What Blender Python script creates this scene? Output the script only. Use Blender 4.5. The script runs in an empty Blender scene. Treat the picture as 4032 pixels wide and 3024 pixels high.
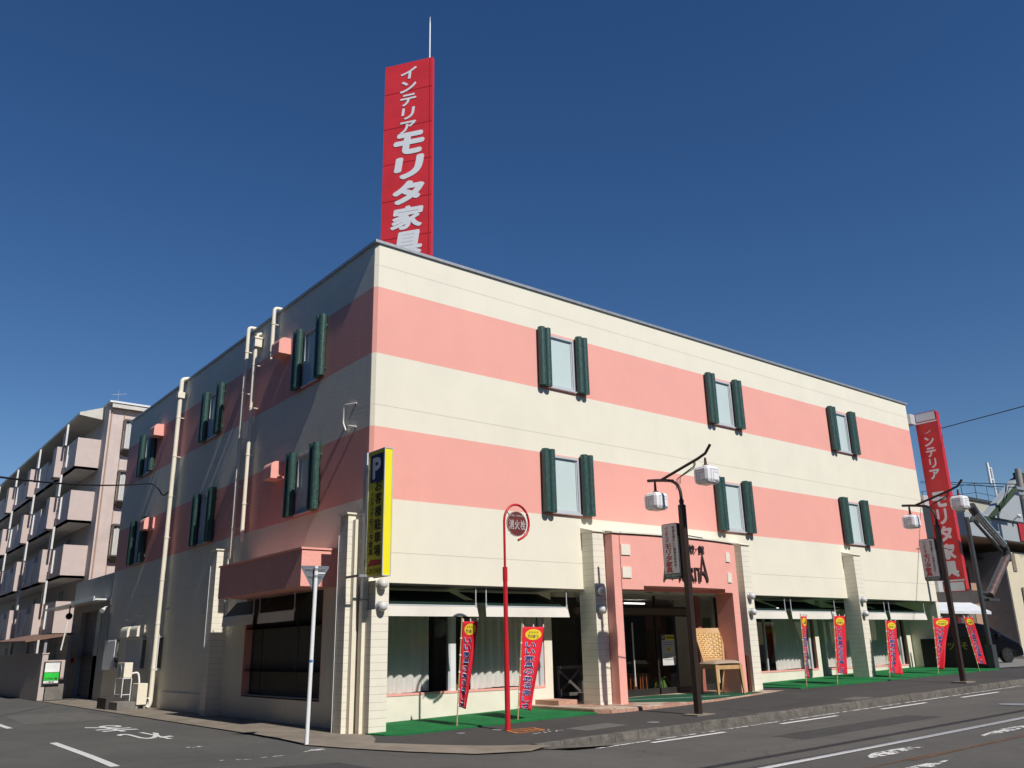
import bpy, bmesh, math, random
from mathutils import Vector, Matrix
random.seed(7)
R = math.radians
scene = bpy.context.scene
col = scene.collection

# ------------------------------------------------------------------ camera
F_PX, YAW, PITCH, ROLL = 3341.12, 0.6773188, 0.3026737, -0.0217748
cam_data = bpy.data.cameras.new('camera')
cam_data.sensor_width = 36.0
cam_data.lens = F_PX / 4032 * 36.0
cam_data.clip_start, cam_data.clip_end = 0.1, 3000
cam = bpy.data.objects.new('camera', cam_data); col.objects.link(cam)
_f = Vector((math.sin(YAW)*math.cos(PITCH), math.cos(YAW)*math.cos(PITCH), math.sin(PITCH)))
_r = Vector((math.cos(YAW), -math.sin(YAW), 0)); _u = _r.cross(_f)
_r2 = math.cos(ROLL)*_r + math.sin(ROLL)*_u; _u2 = -math.sin(ROLL)*_r + math.cos(ROLL)*_u
m = Matrix((_r2, _u2, -_f)).transposed().to_4x4()
m.translation = Vector((-9.0996, -16.3939, 1.56))
cam.matrix_world = m
scene.camera = cam

# ------------------------------------------------------------------ sky and sun
SUNDIR = Vector((-0.03, -1.0, 0.99)).normalized()      # towards the sun
EL = math.asin(SUNDIR.z); ROT = math.atan2(SUNDIR.x, SUNDIR.y)
world = bpy.data.worlds.new('World'); scene.world = world; world.use_nodes = True
wn = world.node_tree; wn.nodes.clear()
sky = wn.nodes.new('ShaderNodeTexSky'); sky.sky_type = 'NISHITA'; sky.sun_disc = False
sky.sun_elevation = EL; sky.sun_rotation = ROT
sky.altitude = 0; sky.air_density = 1.0; sky.dust_density = 0.0; sky.ozone_density = 2.5
hsv = wn.nodes.new('ShaderNodeHueSaturation'); hsv.inputs['Saturation'].default_value = 1.27; hsv.inputs['Hue'].default_value = 0.508
bg = wn.nodes.new('ShaderNodeBackground'); bg.inputs['Strength'].default_value = 0.078
wo = wn.nodes.new('ShaderNodeOutputWorld')
wn.links.new(sky.outputs[0], hsv.inputs['Color']); wn.links.new(hsv.outputs[0], bg.inputs[0]); wn.links.new(bg.outputs[0], wo.inputs[0])
sun_d = bpy.data.lights.new('sun', 'SUN'); sun_d.energy = 4.6; sun_d.angle = R(0.5); sun_d.color = (1.0, 0.955, 0.89)
sun = bpy.data.objects.new('sun', sun_d); col.objects.link(sun)
sun.rotation_euler = SUNDIR.to_track_quat('Z', 'Y').to_euler(); sun.location = (0, -30, 40)
scene.view_settings.view_transform = 'Standard'; scene.view_settings.look = 'None'
scene.view_settings.exposure = 0.0; scene.view_settings.gamma = 1.0
scene.render.engine = 'CYCLES'
scene.cycles.max_bounces = 8; scene.cycles.transparent_max_bounces = 12

# ------------------------------------------------------------------ materials
MATS = {}
def nt_new(name):
    mt = bpy.data.materials.new(name); mt.use_nodes = True
    nt = mt.node_tree; nt.nodes.clear()
    out = nt.nodes.new('ShaderNodeOutputMaterial'); b = nt.nodes.new('ShaderNodeBsdfPrincipled')
    nt.links.new(b.outputs[0], out.inputs[0])
    return mt, nt, b, out
def math_n(nt, op, a, b=None, c=None):
    n = nt.nodes.new('ShaderNodeMath'); n.operation = op
    for i, v in enumerate((a, b, c)):
        if v is None: continue
        if isinstance(v, (int, float)): n.inputs[i].default_value = v
        else: nt.links.new(v, n.inputs[i])
    return n.outputs[0]
def mix_n(nt, fac, a, b, typ='MIX'):
    n = nt.nodes.new('ShaderNodeMixRGB'); n.blend_type = typ
    for i, v in enumerate((fac, a, b)):
        if isinstance(v, (int, float)): n.inputs[i].default_value = v
        elif isinstance(v, tuple): n.inputs[i].default_value = (*v[:3], 1)
        else: nt.links.new(v, n.inputs[i])
    return n.outputs[0]
def noise_n(nt, vec, scale, detail=3, rough=.55, dist=0):
    n = nt.nodes.new('ShaderNodeTexNoise'); n.inputs['Scale'].default_value = scale
    n.inputs['Detail'].default_value = detail; n.inputs['Roughness'].default_value = rough; n.inputs['Distortion'].default_value = dist
    nt.links.new(vec, n.inputs['Vector']); return n.outputs[0]
def ramp_n(nt, fac, p0, p1, c0=(0, 0, 0), c1=(1, 1, 1)):
    n = nt.nodes.new('ShaderNodeValToRGB'); e = n.color_ramp.elements
    e[0].position, e[1].position = p0, p1; e[0].color = (*c0, 1); e[1].color = (*c1, 1)
    nt.links.new(fac, n.inputs[0]); return n.outputs[0]
def bump_n(nt, h, strength, dist, b, normal=None):
    n = nt.nodes.new('ShaderNodeBump'); n.inputs['Strength'].default_value = strength; n.inputs['Distance'].default_value = dist
    nt.links.new(h, n.inputs['Height'])
    if normal is not None: nt.links.new(normal, n.inputs['Normal'])
    nt.links.new(n.outputs[0], b.inputs['Normal']); return n.outputs[0]
def pos_n(nt, obj=False):
    if obj:
        return nt.nodes.new('ShaderNodeTexCoord').outputs['Object']
    return nt.nodes.new('ShaderNodeNewGeometry').outputs['Position']
def M(name, c=(.5, .5, .5), rough=.6, metal=0.0, var=.12, scale=3.0, bump=0.0, bscale=60, dist=.004, spec=.4, dirt=0.0, obj=False, stretch=None, coat=0):
    if name in MATS: return MATS[name]
    mt, nt, b, out = nt_new(name); P = pos_n(nt, obj)
    if stretch:
        mp = nt.nodes.new('ShaderNodeMapping'); mp.inputs['Scale'].default_value = stretch
        nt.links.new(P, mp.inputs[0]); P2 = mp.outputs[0]
    else: P2 = P
    n1 = noise_n(nt, P2, scale, 4)
    f = ramp_n(nt, n1, .3, .72, (1-var,)*3, (1+var*.6,)*3)
    cc = mix_n(nt, 1.0, c, f, 'MULTIPLY')
    if dirt:
        n2 = noise_n(nt, P2, scale*.37, 5, .65, .6)
        d = ramp_n(nt, n2, .48, .75)
        cc = mix_n(nt, math_n(nt, 'MULTIPLY', d, dirt), cc, (c[0]*.35+.01, c[1]*.33+.01, c[2]*.3+.01))
    nt.links.new(cc, b.inputs['Base Color'])
    b.inputs['Roughness'].default_value = rough; b.inputs['Metallic'].default_value = metal
    b.inputs['Specular IOR Level'].default_value = spec; b.inputs['Coat Weight'].default_value = coat
    if bump:
        bump_n(nt, noise_n(nt, P, bscale, 3), bump, dist, b)
    MATS[name] = mt; return mt
def emis(name, c, s):
    if name in MATS: return MATS[name]
    mt, nt, b, out = nt_new(name); b.inputs['Base Color'].default_value = (*c, 1)
    b.inputs['Emission Color'].default_value = (*c, 1); b.inputs['Emission Strength'].default_value = s
    MATS[name] = mt; return mt
def glass(name, tint=(.75, .8, .8), tr=.85, ior=1.5):
    if name in MATS: return MATS[name]
    mt = bpy.data.materials.new(name); mt.use_nodes = True; nt = mt.node_tree; nt.nodes.clear()
    out = nt.nodes.new('ShaderNodeOutputMaterial'); t = nt.nodes.new('ShaderNodeBsdfTransparent'); g = nt.nodes.new('ShaderNodeBsdfGlossy')
    t.inputs[0].default_value = (*[x*tr for x in tint], 1); g.inputs['Roughness'].default_value = .01
    fr = nt.nodes.new('ShaderNodeLayerWeight'); fr.inputs[0].default_value = .5
    f2 = math_n(nt, 'MULTIPLY_ADD', math_n(nt, 'POWER', fr.outputs['Facing'], 4.0), .94, .05)
    mx = nt.nodes.new('ShaderNodeMixShader'); nt.links.new(f2, mx.inputs[0]); nt.links.new(t.outputs[0], mx.inputs[1]); nt.links.new(g.outputs[0], mx.inputs[2])
    nt.links.new(mx.outputs[0], out.inputs[0]); MATS[name] = mt; return mt

CREAM = (.80, .755, .62); PINK = (.85, .40, .335)
def line_mask(nt, coord, period, w, off=0.0):
    v = math_n(nt, 'ADD', coord, off)
    fr = math_n(nt, 'FRACT', math_n(nt, 'DIVIDE', v, period))
    d = math_n(nt, 'ABSOLUTE', math_n(nt, 'SUBTRACT', fr, .5))
    return math_n(nt, 'GREATER_THAN', d, .5 - w/period/2)
def at_mask(nt, coord, c, w):
    return math_n(nt, 'LESS_THAN', math_n(nt, 'ABSOLUTE', math_n(nt, 'SUBTRACT', coord, c)), w/2)
def wall_paint():
    mt, nt, b, out = nt_new('striped_stucco'); P = pos_n(nt)
    s = nt.nodes.new('ShaderNodeSeparateXYZ'); nt.links.new(P, s.inputs[0]); x, y, z = s.outputs
    wob = math_n(nt, 'MULTIPLY', math_n(nt, 'SUBTRACT', noise_n(nt, P, 25, 2), .5), .012)
    zz = math_n(nt, 'ADD', z, wob)
    def band(a, c): return math_n(nt, 'MULTIPLY', math_n(nt, 'GREATER_THAN', zz, a), math_n(nt, 'LESS_THAN', zz, c))
    pk = math_n(nt, 'ADD', band(8.186, 9.845), band(4.819, 6.437))
    colr = mix_n(nt, pk, CREAM, PINK)
    var = ramp_n(nt, noise_n(nt, P, .9, 5, .6), .3, .75, (.95, .95, .955), (1.02, 1.02, 1.01))
    colr = mix_n(nt, 1, colr, var, 'MULTIPLY')
    # rain streaks, vertical
    mp = nt.nodes.new('ShaderNodeMapping'); mp.inputs['Scale'].default_value = (2.2, 2.2, .12); nt.links.new(P, mp.inputs[0])
    st = ramp_n(nt, noise_n(nt, mp.outputs[0], 3.0, 4, .7), .55, .85)
    colr = mix_n(nt, math_n(nt, 'MULTIPLY', st, math_n(nt, 'MULTIPLY_ADD', math_n(nt, 'LESS_THAN', x, .02), .25, .13)), colr, (.42, .38, .32))
    hj = math_n(nt, 'MAXIMUM', math_n(nt, 'MAXIMUM', at_mask(nt, z, 3.63, .018), at_mask(nt, z, 6.94, .018)), at_mask(nt, z, 10.4, .02))
    side = math_n(nt, 'LESS_THAN', x, .02)
    vj = math_n(nt, 'MULTIPLY', line_mask(nt, y, .61, .012, -.08), side)
    jt = math_n(nt, 'MAXIMUM', hj, vj)
    jn = math_n(nt, 'MULTIPLY', hj, .2)
    colr = mix_n(nt, jn, colr, (.33, .3, .27))
    nt.links.new(colr, b.inputs['Base Color']); b.inputs['Roughness'].default_value = .75; b.inputs['Specular IOR Level'].default_value = .25
    h1 = noise_n(nt, P, 17, 5, .62, .4); h2 = noise_n(nt, P, 60, 2)
    hh = math_n(nt, 'ADD', h1, math_n(nt, 'MULTIPLY', h2, .25))
    amp = math_n(nt, 'MULTIPLY_ADD', side, .85, .15)
    hh = math_n(nt, 'MULTIPLY', hh, amp)
    hh = math_n(nt, 'SUBTRACT', hh, math_n(nt, 'MULTIPLY', jt, .5))
    bump_n(nt, hh, .8, .012, b)
    return mt
MATS['wall'] = wall_paint()
def siding(name, c, period, off):
    mt, nt, b, out = nt_new(name); P = pos_n(nt)
    s = nt.nodes.new('ShaderNodeSeparateXYZ'); nt.links.new(P, s.inputs[0])
    ln = line_mask(nt, s.outputs[2], period, .012, off)
    var = ramp_n(nt, noise_n(nt, P, 2.2, 4), .3, .75, (.93, .93, .93), (1.03, 1.03, 1.03))
    cc = mix_n(nt, 1, c, var, 'MULTIPLY'); cc = mix_n(nt, math_n(nt, 'MULTIPLY', ln, .38), cc, (.3, .27, .22))
    nt.links.new(cc, b.inputs['Base Color']); b.inputs['Roughness'].default_value = .65
    hh = math_n(nt, 'SUBTRACT', math_n(nt, 'MULTIPLY', noise_n(nt, P, 40, 2), .25), ln); bump_n(nt, hh, .5, .006, b)
    MATS[name] = mt; return mt
siding('siding', (.80, .755, .63), .152, .02)
M('pink_stucco', PINK, .75, var=.05, bump=.7, bscale=26, dist=.014, spec=.25)
M('pink_paint', PINK, .7, var=.04, bump=.12, bscale=60)
M('cream_paint', (.80, .755, .63), .65, var=.06, bump=.15, bscale=40, dirt=.06)
M('cream_pvc', (.80, .74, .60), .45, var=.05, dirt=.05)
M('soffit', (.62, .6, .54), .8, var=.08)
M('coping', (.42, .43, .44), .45, .5, var=.15, scale=6)
M('alu', (.56, .59, .61), .4, .15, var=.06)
M('white_metal', (.72, .73, .73), .4, var=.05)
M('awning_green', (.008, .028, .02), .7, var=.2, bump=.2)
M('valance', (.78, .74, .66), .8, var=.04, bump=.2, bscale=12, dist=.01)
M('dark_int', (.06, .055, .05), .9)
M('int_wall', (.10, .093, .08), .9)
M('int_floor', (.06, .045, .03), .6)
M('dark_frame', (.05, .048, .045), .4, .4)
M('black', (.012, .012, .013), .5)
M('black_gloss', (.006, .006, .007), .12, spec=.6)
M('brown_steel', (.05, .034, .03), .45, .3, var=.2, scale=12, dirt=.1)
M('red_paint', (.58, .02, .03), .35, var=.15, dirt=.22, scale=5)
M('red_sign', (.70, .035, .045), .45, var=.10, scale=2, dirt=.18)
M('red_deep', (.42, .012, .02), .45, var=.1, scale=2)
M('red_cloth', (.72, .012, .03), .7, var=.06, bump=.3, bscale=8, dist=.01)
M('white_letter', (.78, .8, .82), .5, var=.03)
M('yellow', (.90, .79, .02), .45, var=.04)
M('yellow_oval', (.80, .60, .03), .6, var=.05)
M('blue_dark', (.012, .025, .12), .4)
M('navy', (.025, .02, .20), .6)
M('bamboo', (.52, .38, .18), .5, var=.2, scale=20)
M('white_plastic', (.78, .77, .74), .5)
M('steel_pole', (.80, .82, .84), .35, .0, var=.05)
M('galv', (.38, .40, .43), .5, .5, var=.1, scale=10)
M('wood_dark', (.15, .13, .115), .6, var=.25, scale=8)
M('wood_chair', (.58, .35, .16), .45, var=.14, scale=6, stretch=(1, 1, .3))
M('wood_strip', (.70, .43, .17), .5, var=.14, scale=9)
M('leather', (.42, .32, .24), .4, var=.06, bump=.2, bscale=80)
M('wood_stool', (.35, .09, .02), .4)
M('sheer', (.86, .83, .79), .85, var=.05)
M('frost', (.56, .66, .64), .14, var=.03, scale=1.2, spec=.5)
M('wire', (.015, .015, .018), .6)
M('green_sign', (.03, .6, .06), .5)
M('white_sign', (.8, .82, .8), .5)
M('gray_sign', (.60, .61, .63), .4, .2, var=.05)
M('sign_green', (.02, .10, .06), .5)
M('concrete_block', (.20, .185, .165), .9, var=.25, bump=.5, bscale=30, dirt=.4)
M('dark_block', (.055, .05, .045), .9, var=.2, bump=.4)
M('apt_wall', (.56, .46, .42), .7, var=.06, bump=.1)
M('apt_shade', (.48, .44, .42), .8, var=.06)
M('apt_soffit', (.8, .77, .72), .8)
M('annex', (.36, .37, .36), .7, var=.12, dirt=.2, scale=2)
M('shutter_metal', (.30, .31, .32), .5, .4, var=.08)
M('shaded_wall', (.20, .205, .21), .85, var=.12, dirt=.3)
M('gable_gray', (.33, .36, .38), .75, var=.06)
M('roof_green', (.035, .06, .028), .8, var=.2)
M('beige', (.62, .55, .40), .8, var=.05)
M('tan', (.58, .42, .24), .8, var=.05)
M('brown_wall', (.42, .27, .19), .8, var=.06)
M('flat_beige', (.42, .40, .33), .8)
M('dark_trim', (.045, .05, .055), .6)
M('tile', (.52, .30, .22), .6, var=.2, scale=8, bump=.2, dirt=.2)
M('dark_hood', (.6, .57, .5), .5)
M('orange_paint', (.65, .22, .04), .7, var=.3, scale=20)
M('fern', (.10, .22, .04), .6, var=.3, scale=10)
M('terracotta', (.45, .15, .06), .8)
M('paper', (.5, .5, .5), .8)
M('car_black', (.004, .0045, .006), .15, .0, var=.0, coat=1)
M('car_white', (.75, .76, .78), .2, 0, var=.0, coat=1)
M('tyre', (.015, .015, .015), .8)
M('rim', (.12, .12, .13), .35, .8)
M('mirror_tube', (.75, .76, .78), .12, 1.0, var=.25, scale=6)
M('lantern', (.84, .84, .85), .35, var=.03)
M('lantern_line', (.55, .55, .58), .4)
M('notice', (.55, .12, .12), .6)
M('poster', (.62, .62, .6), .6)
M('wood_red', (.10, .03, .02), .5)
glass('shop_glass', (.90, .91, .90), .93)
glass('car_glass', (.05, .07, .09), .5)
def lanternglass():
    return MATS['lantern']
def tube_green():
    mt, nt, b, out = nt_new('shutter_green'); P = pos_n(nt)
    n = ramp_n(nt, noise_n(nt, P, 45, 4, .7), .42, .78, (.006, .033, .028), (.13, .23, .20))
    nt.links.new(n, b.inputs['Base Color']); b.inputs['Roughness'].default_value = .38; bump_n(nt, noise_n(nt, P, 60, 2), .2, .004, b)
    MATS['shutter_green'] = mt
tube_green()
def corrugated(name, c, axis, period, amt=.6):
    mt, nt, b, out = nt_new(name); P = pos_n(nt)
    s = nt.nodes.new('ShaderNodeSeparateXYZ'); nt.links.new(P, s.inputs[0])
    v = math_n(nt, 'SINE', math_n(nt, 'MULTIPLY', s.outputs[axis], 2*math.pi/period))
    cc = mix_n(nt, 1, c, ramp_n(nt, noise_n(nt, P, 1.3, 4), .3, .75, (.85,)*3, (1.05,)*3), 'MULTIPLY')
    nt.links.new(cc, b.inputs['Base Color']); b.inputs['Roughness'].default_value = .6; bump_n(nt, v, amt, period*.15, b)
    MATS[name] = mt
corrugated('annex_corr', (.33, .34, .33), 1, .28)
corrugated('roller', (.20, .21, .22), 2, .09, .8)
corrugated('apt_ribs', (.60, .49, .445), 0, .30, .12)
corrugated('apt_ribs_y', (.60, .49, .445), 1, .30, .12)
def asphalt(name, c, patch, spec=.3):
    mt, nt, b, out = nt_new(name); P = pos_n(nt)
    a = ramp_n(nt, noise_n(nt, P, 180, 2, .8), .3, .75, (.62,)*3, (1.45,)*3)
    l = ramp_n(nt, noise_n(nt, P, .35, 5, .6, .5), .3, .7, (.82, .82, .83), (1.14, 1.13, 1.10))
    l2 = ramp_n(nt, noise_n(nt, P, 3.0, 4, .7), .35, .75, (.93,)*3, (1.06,)*3)
    cc = mix_n(nt, 1, c, a, 'MULTIPLY'); cc = mix_n(nt, 1, cc, l, 'MULTIPLY'); cc = mix_n(nt, 1, cc, l2, 'MULTIPLY')
    # long wheel-track stains along the street and tar seams
    mp = nt.nodes.new('ShaderNodeMapping'); mp.inputs['Scale'].default_value = (.05, 1.6, 1); nt.links.new(P, mp.inputs[0])
    st = ramp_n(nt, noise_n(nt, mp.outputs[0], 2.0, 4, .7), .55, .8)
    cc = mix_n(nt, math_n(nt, 'MULTIPLY', st, patch), cc, (c[0]*.55, c[1]*.55, c[2]*.55))
    vor = nt.nodes.new('ShaderNodeTexVoronoi'); vor.feature = 'DISTANCE_TO_EDGE'; vor.inputs['Scale'].default_value = .23
    wob = nt.nodes.new('ShaderNodeVectorMath'); wob.operation = 'ADD'
    nz = nt.nodes.new('ShaderNodeTexNoise'); nz.inputs['Scale'].default_value = 1.4; nz.inputs['Detail'].default_value = 5
    nt.links.new(P, nz.inputs['Vector']); nt.links.new(P, wob.inputs[0]); nt.links.new(nz.outputs['Color'], wob.inputs[1])
    nt.links.new(wob.outputs[0], vor.inputs['Vector'])
    ck = math_n(nt, 'LESS_THAN', vor.outputs['Distance'], .0022)
    cc = mix_n(nt, math_n(nt, 'MULTIPLY', ck, .4), cc, (.02, .02, .02))
    nt.links.new(cc, b.inputs['Base Color']); b.inputs['Roughness'].default_value = .9; b.inputs['Specular IOR Level'].default_value = spec
    bump_n(nt, noise_n(nt, P, 140, 2, .8), .5, .006, b)
    MATS[name] = mt
asphalt('asphalt_road', (.106, .103, .096), .45)
asphalt('asphalt_walk', (.062, .060, .058), .25)
M('concrete_old', (.25, .21, .165), .9, var=.25, scale=1.5, bump=.5, bscale=50, dirt=.45)
M('kerbstone', (.145, .133, .115), .9, var=.45, scale=7, bump=.9, bscale=30, dist=.015, dirt=.8)
def road_paint(name='road_paint', thr=.42, scale=9):
    mt, nt, b, out = nt_new(name); P = pos_n(nt)
    b.inputs['Roughness'].default_value = .7
    cc = ramp_n(nt, noise_n(nt, P, 40, 3), .3, .8, (.55, .55, .53), (.80, .80, .78)); nt.links.new(cc, b.inputs['Base Color'])
    tr = nt.nodes.new('ShaderNodeBsdfTransparent'); mx = nt.nodes.new('ShaderNodeMixShader')
    f = ramp_n(nt, noise_n(nt, P, scale, 6, .75), thr-.06, thr)
    nt.links.new(f, mx.inputs[0]); nt.links.new(tr.outputs[0], mx.inputs[1]); nt.links.new(b.outputs[0], mx.inputs[2])
    nt.links.new(mx.outputs[0], out.inputs[0]); MATS[name] = mt
road_paint(thr=.36); road_paint('road_paint_worn', .52, 5); 
def turf_mat():
    mt, nt, b, out = nt_new('turf'); P = pos_n(nt)
    cc = ramp_n(nt, noise_n(nt, P, 260, 2, .7), .3, .7, (.008, .11, .03), (.03, .27, .085))
    c2 = ramp_n(nt, noise_n(nt, P, 1.7, 6, .7, .6), .3, .72, (.68, .70, .75), (1.25, 1.15, 1.1)); cc = mix_n(nt, 1, cc, c2, 'MULTIPLY')
    nt.links.new(cc, b.inputs['Base Color']); b.inputs['Roughness'].default_value = .9; b.inputs['Specular IOR Level'].default_value = .15
    bump_n(nt, noise_n(nt, P, 260, 2), .8, .01, b); MATS['turf'] = mt
turf_mat()
M('turf_dark', (.008, .085, .04), .9, var=.2, scale=90, bump=.6, bscale=200)
def tile_mat():
    mt, nt, b, out = nt_new('tiles'); P = pos_n(nt)
    s = nt.nodes.new('ShaderNodeSeparateXYZ'); nt.links.new(P, s.inputs[0])
    ln = math_n(nt, 'MAXIMUM', line_mask(nt, s.outputs[0], .3, .015), line_mask(nt, s.outputs[1], .3, .015))
    n = noise_n(nt, P, 1.6, 1)
    cc = ramp_n(nt, n, .42, .5, (.46, .25, .18), (.56, .46, .36))
    cc = mix_n(nt, 1, cc, ramp_n(nt, noise_n(nt, P, 14, 3), .3, .8, (.85,)*3, (1.1,)*3), 'MULTIPLY')
    cc = mix_n(nt, ln, cc, (.2, .17, .14)); nt.links.new(cc, b.inputs['Base Color']); b.inputs['Roughness'].default_value = .55
    MATS['tiles'] = mt
tile_mat()

# ------------------------------------------------------------------ mesh helpers
ORG = {}
def gz(x, y, c=0.0):
    return .0215*min(max(x, 0), 24.0) + .01*max(min(y, 0), -20) + c
class MB:
    def __init__(s): s.v = []; s.f = []
    def add(s, vs, fs):
        o = len(s.v); s.v += [tuple(p) for p in vs]; s.f += [tuple(i+o for i in f) for f in fs]; return s
    def box(s, x0, y0, z0, x1, y1, z1):
        if x0 > x1: x0, x1 = x1, x0
        if y0 > y1: y0, y1 = y1, y0
        if z0 > z1: z0, z1 = z1, z0
        v = [(x0,y0,z0),(x1,y0,z0),(x1,y1,z0),(x0,y1,z0),(x0,y0,z1),(x1,y0,z1),(x1,y1,z1),(x0,y1,z1)]
        return s.add(v, [(0,3,2,1),(4,5,6,7),(0,1,5,4),(1,2,6,5),(2,3,7,6),(3,0,4,7)])
    def obox(s, o, u, v, w):      # corner and three edge vectors
        o, u, v, w = map(Vector, (o, u, v, w)); P = [o, o+u, o+u+v, o+v, o+w, o+u+w, o+u+v+w, o+v+w]
        fs = [(0,3,2,1),(4,5,6,7),(0,1,5,4),(1,2,6,5),(2,3,7,6),(3,0,4,7)]
        if u.cross(v).dot(w) < 0: fs = [tuple(reversed(f)) for f in fs]
        return s.add(P, fs)
    def prism(s, poly, o, U, V, N):   # 2d polygon in plane (o,U,V) extruded by vector N
        o, U, V, N = map(Vector, (o, U, V, N)); n = len(poly)
        a = [o+U*p[0]+V*p[1] for p in poly]; b = [p+N for p in a]
        area = sum(poly[i][0]*poly[(i+1)%n][1]-poly[(i+1)%n][0]*poly[i][1] for i in range(n))
        flip = (area > 0) == (U.cross(V).dot(N) > 0)
        fs = [tuple(range(n)), tuple(reversed(range(n, 2*n)))] + [((i+1)%n, i, n+i, n+(i+1)%n) for i in range(n)]
        if flip: fs = [tuple(reversed(f)) for f in fs]
        return s.add(a+b, fs)
    def quad(s, *P): return s.add(P, [tuple(range(len(P)))])
    def tube(s, pts, r, n=10, caps=True):
        pts = [Vector(p) for p in pts]; rs = r if isinstance(r, (list, tuple)) else [r]*len(pts)
        rings = []; up = None
        for i, p in enumerate(pts):
            t = (pts[min(i+1, len(pts)-1)]-pts[max(i-1, 0)]).normalized()
            if up is None: up = Vector((0,0,1)) if abs(t.z) < .9 else Vector((1,0,0))
            a = t.cross(up).normalized(); up = a.cross(t).normalized()
            rings.append([p+(a*math.cos(2*math.pi*k/n)+up*math.sin(2*math.pi*k/n))*rs[i] for k in range(n)])
        vs = [q for r_ in rings for q in r_]; fs = []
        for i in range(len(pts)-1):
            for k in range(n):
                fs.append((i*n+k, i*n+(k+1)%n, (i+1)*n+(k+1)%n, (i+1)*n+k))
        if caps: fs += [tuple(reversed(range(n))), tuple(range((len(pts)-1)*n, len(pts)*n))]
        fs = [tuple(reversed(f)) for f in fs]
        return s.add(vs, fs)
    def lathe(s, prof, c, n=20, axis=(0,0,1)):   # prof: (r, h) along axis
        ax = Vector(axis).normalized(); a = ax.orthogonal().normalized(); b = ax.cross(a); c = Vector(c)
        vs = []; fs = []
        for r, h in prof:
            for k in range(n): vs.append(c+ax*h+(a*math.cos(2*math.pi*k/n)+b*math.sin(2*math.pi*k/n))*r)
        for i in range(len(prof)-1):
            for k in range(n): fs.append((i*n+k, i*n+(k+1)%n, (i+1)*n+(k+1)%n, (i+1)*n+k))
        fs += [tuple(reversed(range(n))), tuple(range((len(prof)-1)*n, len(prof)*n))]
        return s.add(vs, fs)
    def sphere(s, c, r, n=20, sz=1.0):
        return s.lathe([(max(r*math.sin(math.pi*i/12), .0005), -r*sz*math.cos(math.pi*i/12)) for i in range(13)], c, n)
    def grid(s, f, nu, nv):
        vs = [f(i/nu, j/nv) for j in range(nv+1) for i in range(nu+1)]
        fs = [(j*(nu+1)+i, j*(nu+1)+i+1, (j+1)*(nu+1)+i+1, (j+1)*(nu+1)+i) for j in range(nv) for i in range(nu)]
        return s.add(vs, fs)
    def panel(s, o, U, V, us, vs_, holes, N=None, depth=0.0):
        o, U, V = map(Vector, (o, U, V)); P = lambda a, b: o+U*a+V*b
        for i in range(len(us)-1):
            for j in range(len(vs_)-1):
                q = [P(us[i], vs_[j]), P(us[i+1], vs_[j]), P(us[i+1], vs_[j+1]), P(us[i], vs_[j+1])]
                if (i, j) in holes:
                    if depth:
                        D = Vector(N)*-depth
                        for k in range(4): s.quad(q[k], q[(k+1)%4], q[(k+1)%4]+D, q[k]+D)
                else: s.quad(*q)
        return s
    def build(s, name, mat, parent=None, smooth=False, bevel=0.0, local=False):
        off = Vector((0,0,0))
        if parent is not None and not local: off = ORG.get(parent.name, Vector((0,0,0)))
        me = bpy.data.meshes.new(name); me.from_pydata([tuple(Vector(p)-off) for p in s.v], [], s.f)
        me.materials.append(MATS[mat] if isinstance(mat, str) else mat)
        me.update()
        ob = bpy.data.objects.new(name, me); col.objects.link(ob)
        if parent is not None: ob.parent = parent
        ORG[ob.name] = off
        if smooth:
            for p in me.polygons: p.use_smooth = True
            try: me.set_sharp_from_angle(angle=R(40))
            except Exception: pass
        if bevel:
            bv = ob.modifiers.new('bevel', 'BEVEL'); bv.width = bevel; bv.segments = 2; bv.limit_method = 'ANGLE'; bv.angle_limit = R(35)
        return ob
def tag(o, label=None, cat=None, group=None, kind=None):
    if label: o['label'] = label
    if cat: o['category'] = cat
    if group: o['group'] = group
    if kind: o['kind'] = kind
    return o
def empty(name, loc, label=None, cat=None, group=None, rz=0.0):
    o = bpy.data.objects.new(name, None); col.objects.link(o); o.location = loc; o.rotation_euler = (0, 0, rz)
    o.empty_display_size = .3; ORG[o.name] = Vector(loc)
    return tag(o, label, cat, group)
def dup(o, parent=None):
    c = o.copy(); col.objects.link(c); ORG[c.name] = ORG.get(o.name, Vector((0,0,0)))
    if parent is not None: c.parent = parent
    for ch in [k for k in KIDS(o)]: dup(ch, c)
    return c
def KIDS(o): return [k for k in col.objects if k.parent == o]
def structure(o): o['kind'] = 'structure'; return o

# ------------------------------------------------------------------ lettering
_gc = {}
def glyph(ch, bold=0.0):
    key = (ch, round(bold, 3))
    if key in _gc: return _gc[key]
    cu = bpy.data.curves.new('g', 'FONT'); cu.body = ch; cu.size = 1.0; cu.offset = bold; cu.resolution_u = 3; cu.fill_mode = 'FRONT'
    ob = bpy.data.objects.new('g', cu); col.objects.link(ob)
    bpy.context.view_layer.update()
    me = bpy.data.meshes.new_from_object(ob.evaluated_get(bpy.context.evaluated_depsgraph_get()))
    v = [tuple(x.co[:2]) for x in me.vertices]; f = [tuple(p.vertices) for p in me.polygons]
    bpy.data.objects.remove(ob); bpy.data.meshes.remove(me)
    if v:
        x0 = min(p[0] for p in v); x1 = max(p[0] for p in v); y0 = min(p[1] for p in v); y1 = max(p[1] for p in v)
    else: x0 = y0 = 0; x1 = y1 = 1
    _gc[key] = (v, f, (x0, y0, x1, y1)); return _gc[key]
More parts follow.
